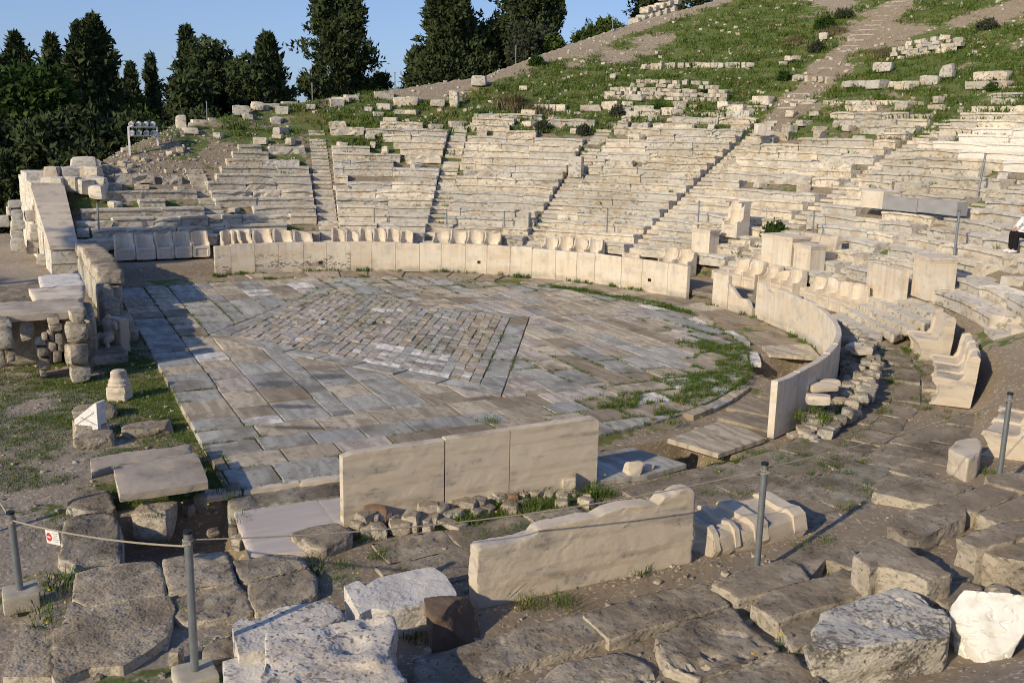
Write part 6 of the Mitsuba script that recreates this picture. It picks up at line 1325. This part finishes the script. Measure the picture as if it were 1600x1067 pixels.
part(SG, 'plate', quad(-.135, .135, -.085, .075, 0, .005), 'white_paint')
n = 28; an = np.linspace(0, 2 * np.pi, n, endpoint=False)
V = np.array([sgn(-.068, -.005, .008)] + [sgn(-.068 + .052 * math.cos(q), -.005 + .052 * math.sin(q), .008) for q in an])
part(SG, 'red_disc', (V, np.array([[0, 1 + i, 1 + (i + 1) % n] for i in range(n)])), 'red_paint'); part(SG, 'white_bar', quad(-.100, -.036, -.014, .004, .009, .002), 'white_paint')
for i in range(5): part(SG, 'text_line', quad(.005 + .008 * (i % 2), .118 - .012 * (i % 3), .045 - i * .024, .051 - i * .024, .006, .001), 'grey_ink')
# lamp rack on the left crest
LR = thing('lamp_rack', 'white rack of two posts carrying a double row of floodlights on the left crest', 'floodlights')
(lx0, ly0, lz0), (lx1, ly1, lz1) = [(-13.58, 19.45, 4.42), (-12.80, 20.95, 4.79)]
lz0, lz1 = float(terrain(lx0, ly0)), float(terrain(lx1, ly1)); zt_ = lz0 + 1.28
for x, y, z in ((lx0, ly0, lz0), (lx1, ly1, lz1)): part(LR, 'post', boxm((x, y, (z + zt_) / 2 - .1), (.09, .09, zt_ - z + .2), 20), 'white_paint')
for hz in (zt_ - .02, zt_ - .42): part(LR, 'crossbar', tube([(lx0, ly0, hz), (lx1, ly1, hz)], .035, 6), 'white_paint')
for r_ in (0, 1):
    for i in range(4):
        t = (i + .5) / 4; x, y = lx0 + (lx1 - lx0) * t, ly0 + (ly1 - ly0) * t; z = zt_ + .14 - r_ * .40
        lamp = part(LR, 'floodlight', tube([(x - .02, y + .20, z + .02), (x, y + .02, z), (x + .03, y - .16, z - .05), (x + .03, y - .18, z - .05)], [.07, .11, .125, .10], 12), 'white_paint', smooth=40)
        part(lamp, 'glass', tube([(x + .03, y - .182, z - .05), (x + .031, y - .19, z - .052)], .09, 12), 'grey_marble'); part(LR, 'bracket', tube([(x, y, z - .17), (x, y, z - .1)], .02, 6), 'white_paint')
# thin posts and wires on the far rows and on the crest
FP = [(p_, z_) for p_, z_ in ((158.6, 1.62), (147.6, 1.6), (138.7, 1.6), (122.6, 1.75), (110.9, 2.05), (93.6, 2.2))]
tops = []
for i, (p_, z_) in enumerate(FP):
    x, y = map(float, cav(p_, 16.3 if i < 4 else 17.6)); zb = 1.46 if i < 4 else 1.9
    key = thing('barrier_post', f'thin grey barrier post on the lowest far seat row, {ORD[i]} from the left', 'post', 'thin posts on the far rows')
    part(key, 'tube', tube([(x, y, zb - .2), (x, y, zb + .62 + (.35 if i > 2 else 0))], .028, 8), 'galvanised', smooth=50); part(key, 'cap', tube([(x, y, zb + .62 + (.35 if i > 2 else 0)), (x, y, zb + .64 + (.35 if i > 2 else 0))], .032, 8), 'dark_plastic')
    tops.append((x, y, zb + .56 + (.35 if i > 2 else 0)))
for i in range(len(tops) - 1): rope(f'thin wire between the barrier posts on the far rows, {ORD[i]} from the left', tops[i], tops[i + 1], .06, .007)
for i, ((x, y, *_), h_, lab) in enumerate((((-11.80, 25.51, 6.19), 1.1, 'thin fence post on the left crest'), ((-7.17, 29.57, 7.10), 1.0, 'thin fence post on the crest under the tall ragged conifer'), ((-2.92, 32.16, 7.83), .9, 'thin fence post on the crest between the conifers'), ((4.00, 36.79, 9.68), 1.1, 'thin fence post on the crest under the right cypress'), ((10.34, 41.75, 12.02), 1.0, 'thin fence post on the crest beside the round pine'), ((17.82, 3.96, 2.34), 1.55, 'tall metal post on the right seat rows'), ((20.52, 8.76, 3.93), 1.6, 'leaning metal post on the upper right rows'), ((-12.06, 11.86), 1.4, 'dark thin post beside the shaded thrones at far left'))):
    key = thing('fence_post', lab, 'post'); zt = float(terrain(x, y)); part(key, 'tube', tube([(x, y, zt - .1), (x + (.12 if 'leaning' in lab else 0), y, zt + h_)], .03 if i < 5 else .04, 8), 'galvanised', smooth=50); part(key, 'cap', tube([(x + (.12 if 'leaning' in lab else 0), y, zt + h_), (x + (.12 if 'leaning' in lab else 0), y, zt + h_ + .02)], .045, 8), 'dark_plastic')
# visitor sitting on the right rows at the edge of the picture
VX_, VY_ = cav(68.9, 19.36); vx, vy = float(VX_), float(VY_); vz = 2.79
fx, fy = -vx / math.hypot(vx, vy), -vy / math.hypot(vx, vy); sx, sy = -fy, fx
def lp(f_, s_, z_): return (vx + fx * f_ + sx * s_, vy + fy * f_ + sy * s_, vz + z_)
def chain(js):
    out = None
    for (p0, r0), (p1, r1) in zip(js[:-1], js[1:]):
        h = m3.Manifold.batch_hull([m3.Manifold.sphere(r0, 16).translate(list(p0)), m3.Manifold.sphere(r1, 16).translate(list(p1))]); out = h if out is None else out + h
    return out
def smoothm(m, L=.03, it=4):
    v, f = man2(m.refine_to_length(L)); return laplace(v, f, it), f
PE = thing('person', 'seated person in white shirt, black trousers and white shoes at the right edge', 'person')
body = chain([(lp(-.02, 0, .12), .15), (lp(-.04, 0, .38), .14), (lp(.06, 0, .55), .135), (lp(.13, 0, .68), .06), (lp(.17, .0, .80), .055)]) + m3.Manifold.sphere(.105, 24).scale([.9, .9, 1.2]).translate(list(lp(.20, 0, .86))) + m3.Manifold.sphere(.02, 10).translate(list(lp(.315, 0, .84))) + m3.Manifold.sphere(.024, 10).translate(list(lp(.19, .105, .85))) + m3.Manifold.sphere(.024, 10).translate(list(lp(.19, -.105, .85)))
for s_ in (-1, 1):
    body = body + chain([(lp(.0, .09 * s_, .10), .095), (lp(.40, .11 * s_, .14), .07), (lp(.42, .10 * s_, -.28), .05), (lp(.42, .10 * s_, -.30), .045), (lp(.52, .11 * s_, -.36), .04)]) + chain([(lp(.06, .19 * s_, .57), .06), (lp(.22, .22 * s_, .34), .05), (lp(.38, .08 * s_, .27), .035)])
    for q in range(4): body = body + chain([(lp(.40, .06 * s_ + .018 * q * s_, .27), .012), (lp(.455, .03 * s_ + .018 * q * s_, .25), .010), (lp(.465, .02 * s_ + .016 * q * s_, .22), .008)])
    body = body + chain([(lp(.38, .045 * s_, .28), .014), (lp(.43, .01 * s_, .265), .011)])
part(PE, 'body', smoothm(body, .025, 3), 'skin', smooth=True)
shirt = chain([(lp(-.02, 0, .16), .175), (lp(-.04, 0, .38), .165), (lp(.06, 0, .56), .155), (lp(.10, 0, .63), .09)])
for s_ in (-1, 1): shirt = shirt + chain([(lp(.06, .19 * s_, .57), .075), (lp(.22, .22 * s_, .34), .065), (lp(.31, .15 * s_, .30), .055)])
shirt = shirt + chain([(lp(.12, -.08, .2), .1), (lp(.34, -.10, .22), .07)]) + chain([(lp(.12, .08, .2), .1), (lp(.34, .10, .22), .07)])
part(PE, 'shirt', smoothm(shirt, .035, 3), 'white_cloth', smooth=True)
tr = None
for s_ in (-1, 1):
    c_ = chain([(lp(.0, .09 * s_, .10), .12), (lp(.42, .11 * s_, .14), .088), (lp(.43, .10 * s_, -.12), .08), (lp(.42, .10 * s_, -.29), .075)]); tr = c_ if tr is None else tr + c_
part(PE, 'trousers', smoothm(tr, .035, 3), 'black_cloth', smooth=True)
for s_ in (-1, 1): part(PE, 'shoe', smoothm(chain([(lp(.40, .10 * s_, -.355), .05), (lp(.50, .11 * s_, -.36), .05), (lp(.60, .115 * s_, -.375), .038)]).trim_by_plane([0, 0, 1], vz - .405), .02, 2), 'white_cloth', smooth=True)
part(PE, 'hair', smoothm((m3.Manifold.sphere(.118, 24).scale([.92, .92, 1.15]).translate(list(lp(.18, 0, .885)))).trim_by_plane([-fx, -fy, .55], (-fx * vx - fy * vy - .215 + .55 * (vz + .86)) / 1.1413), .03, 2), 'dark_hair', smooth=True)
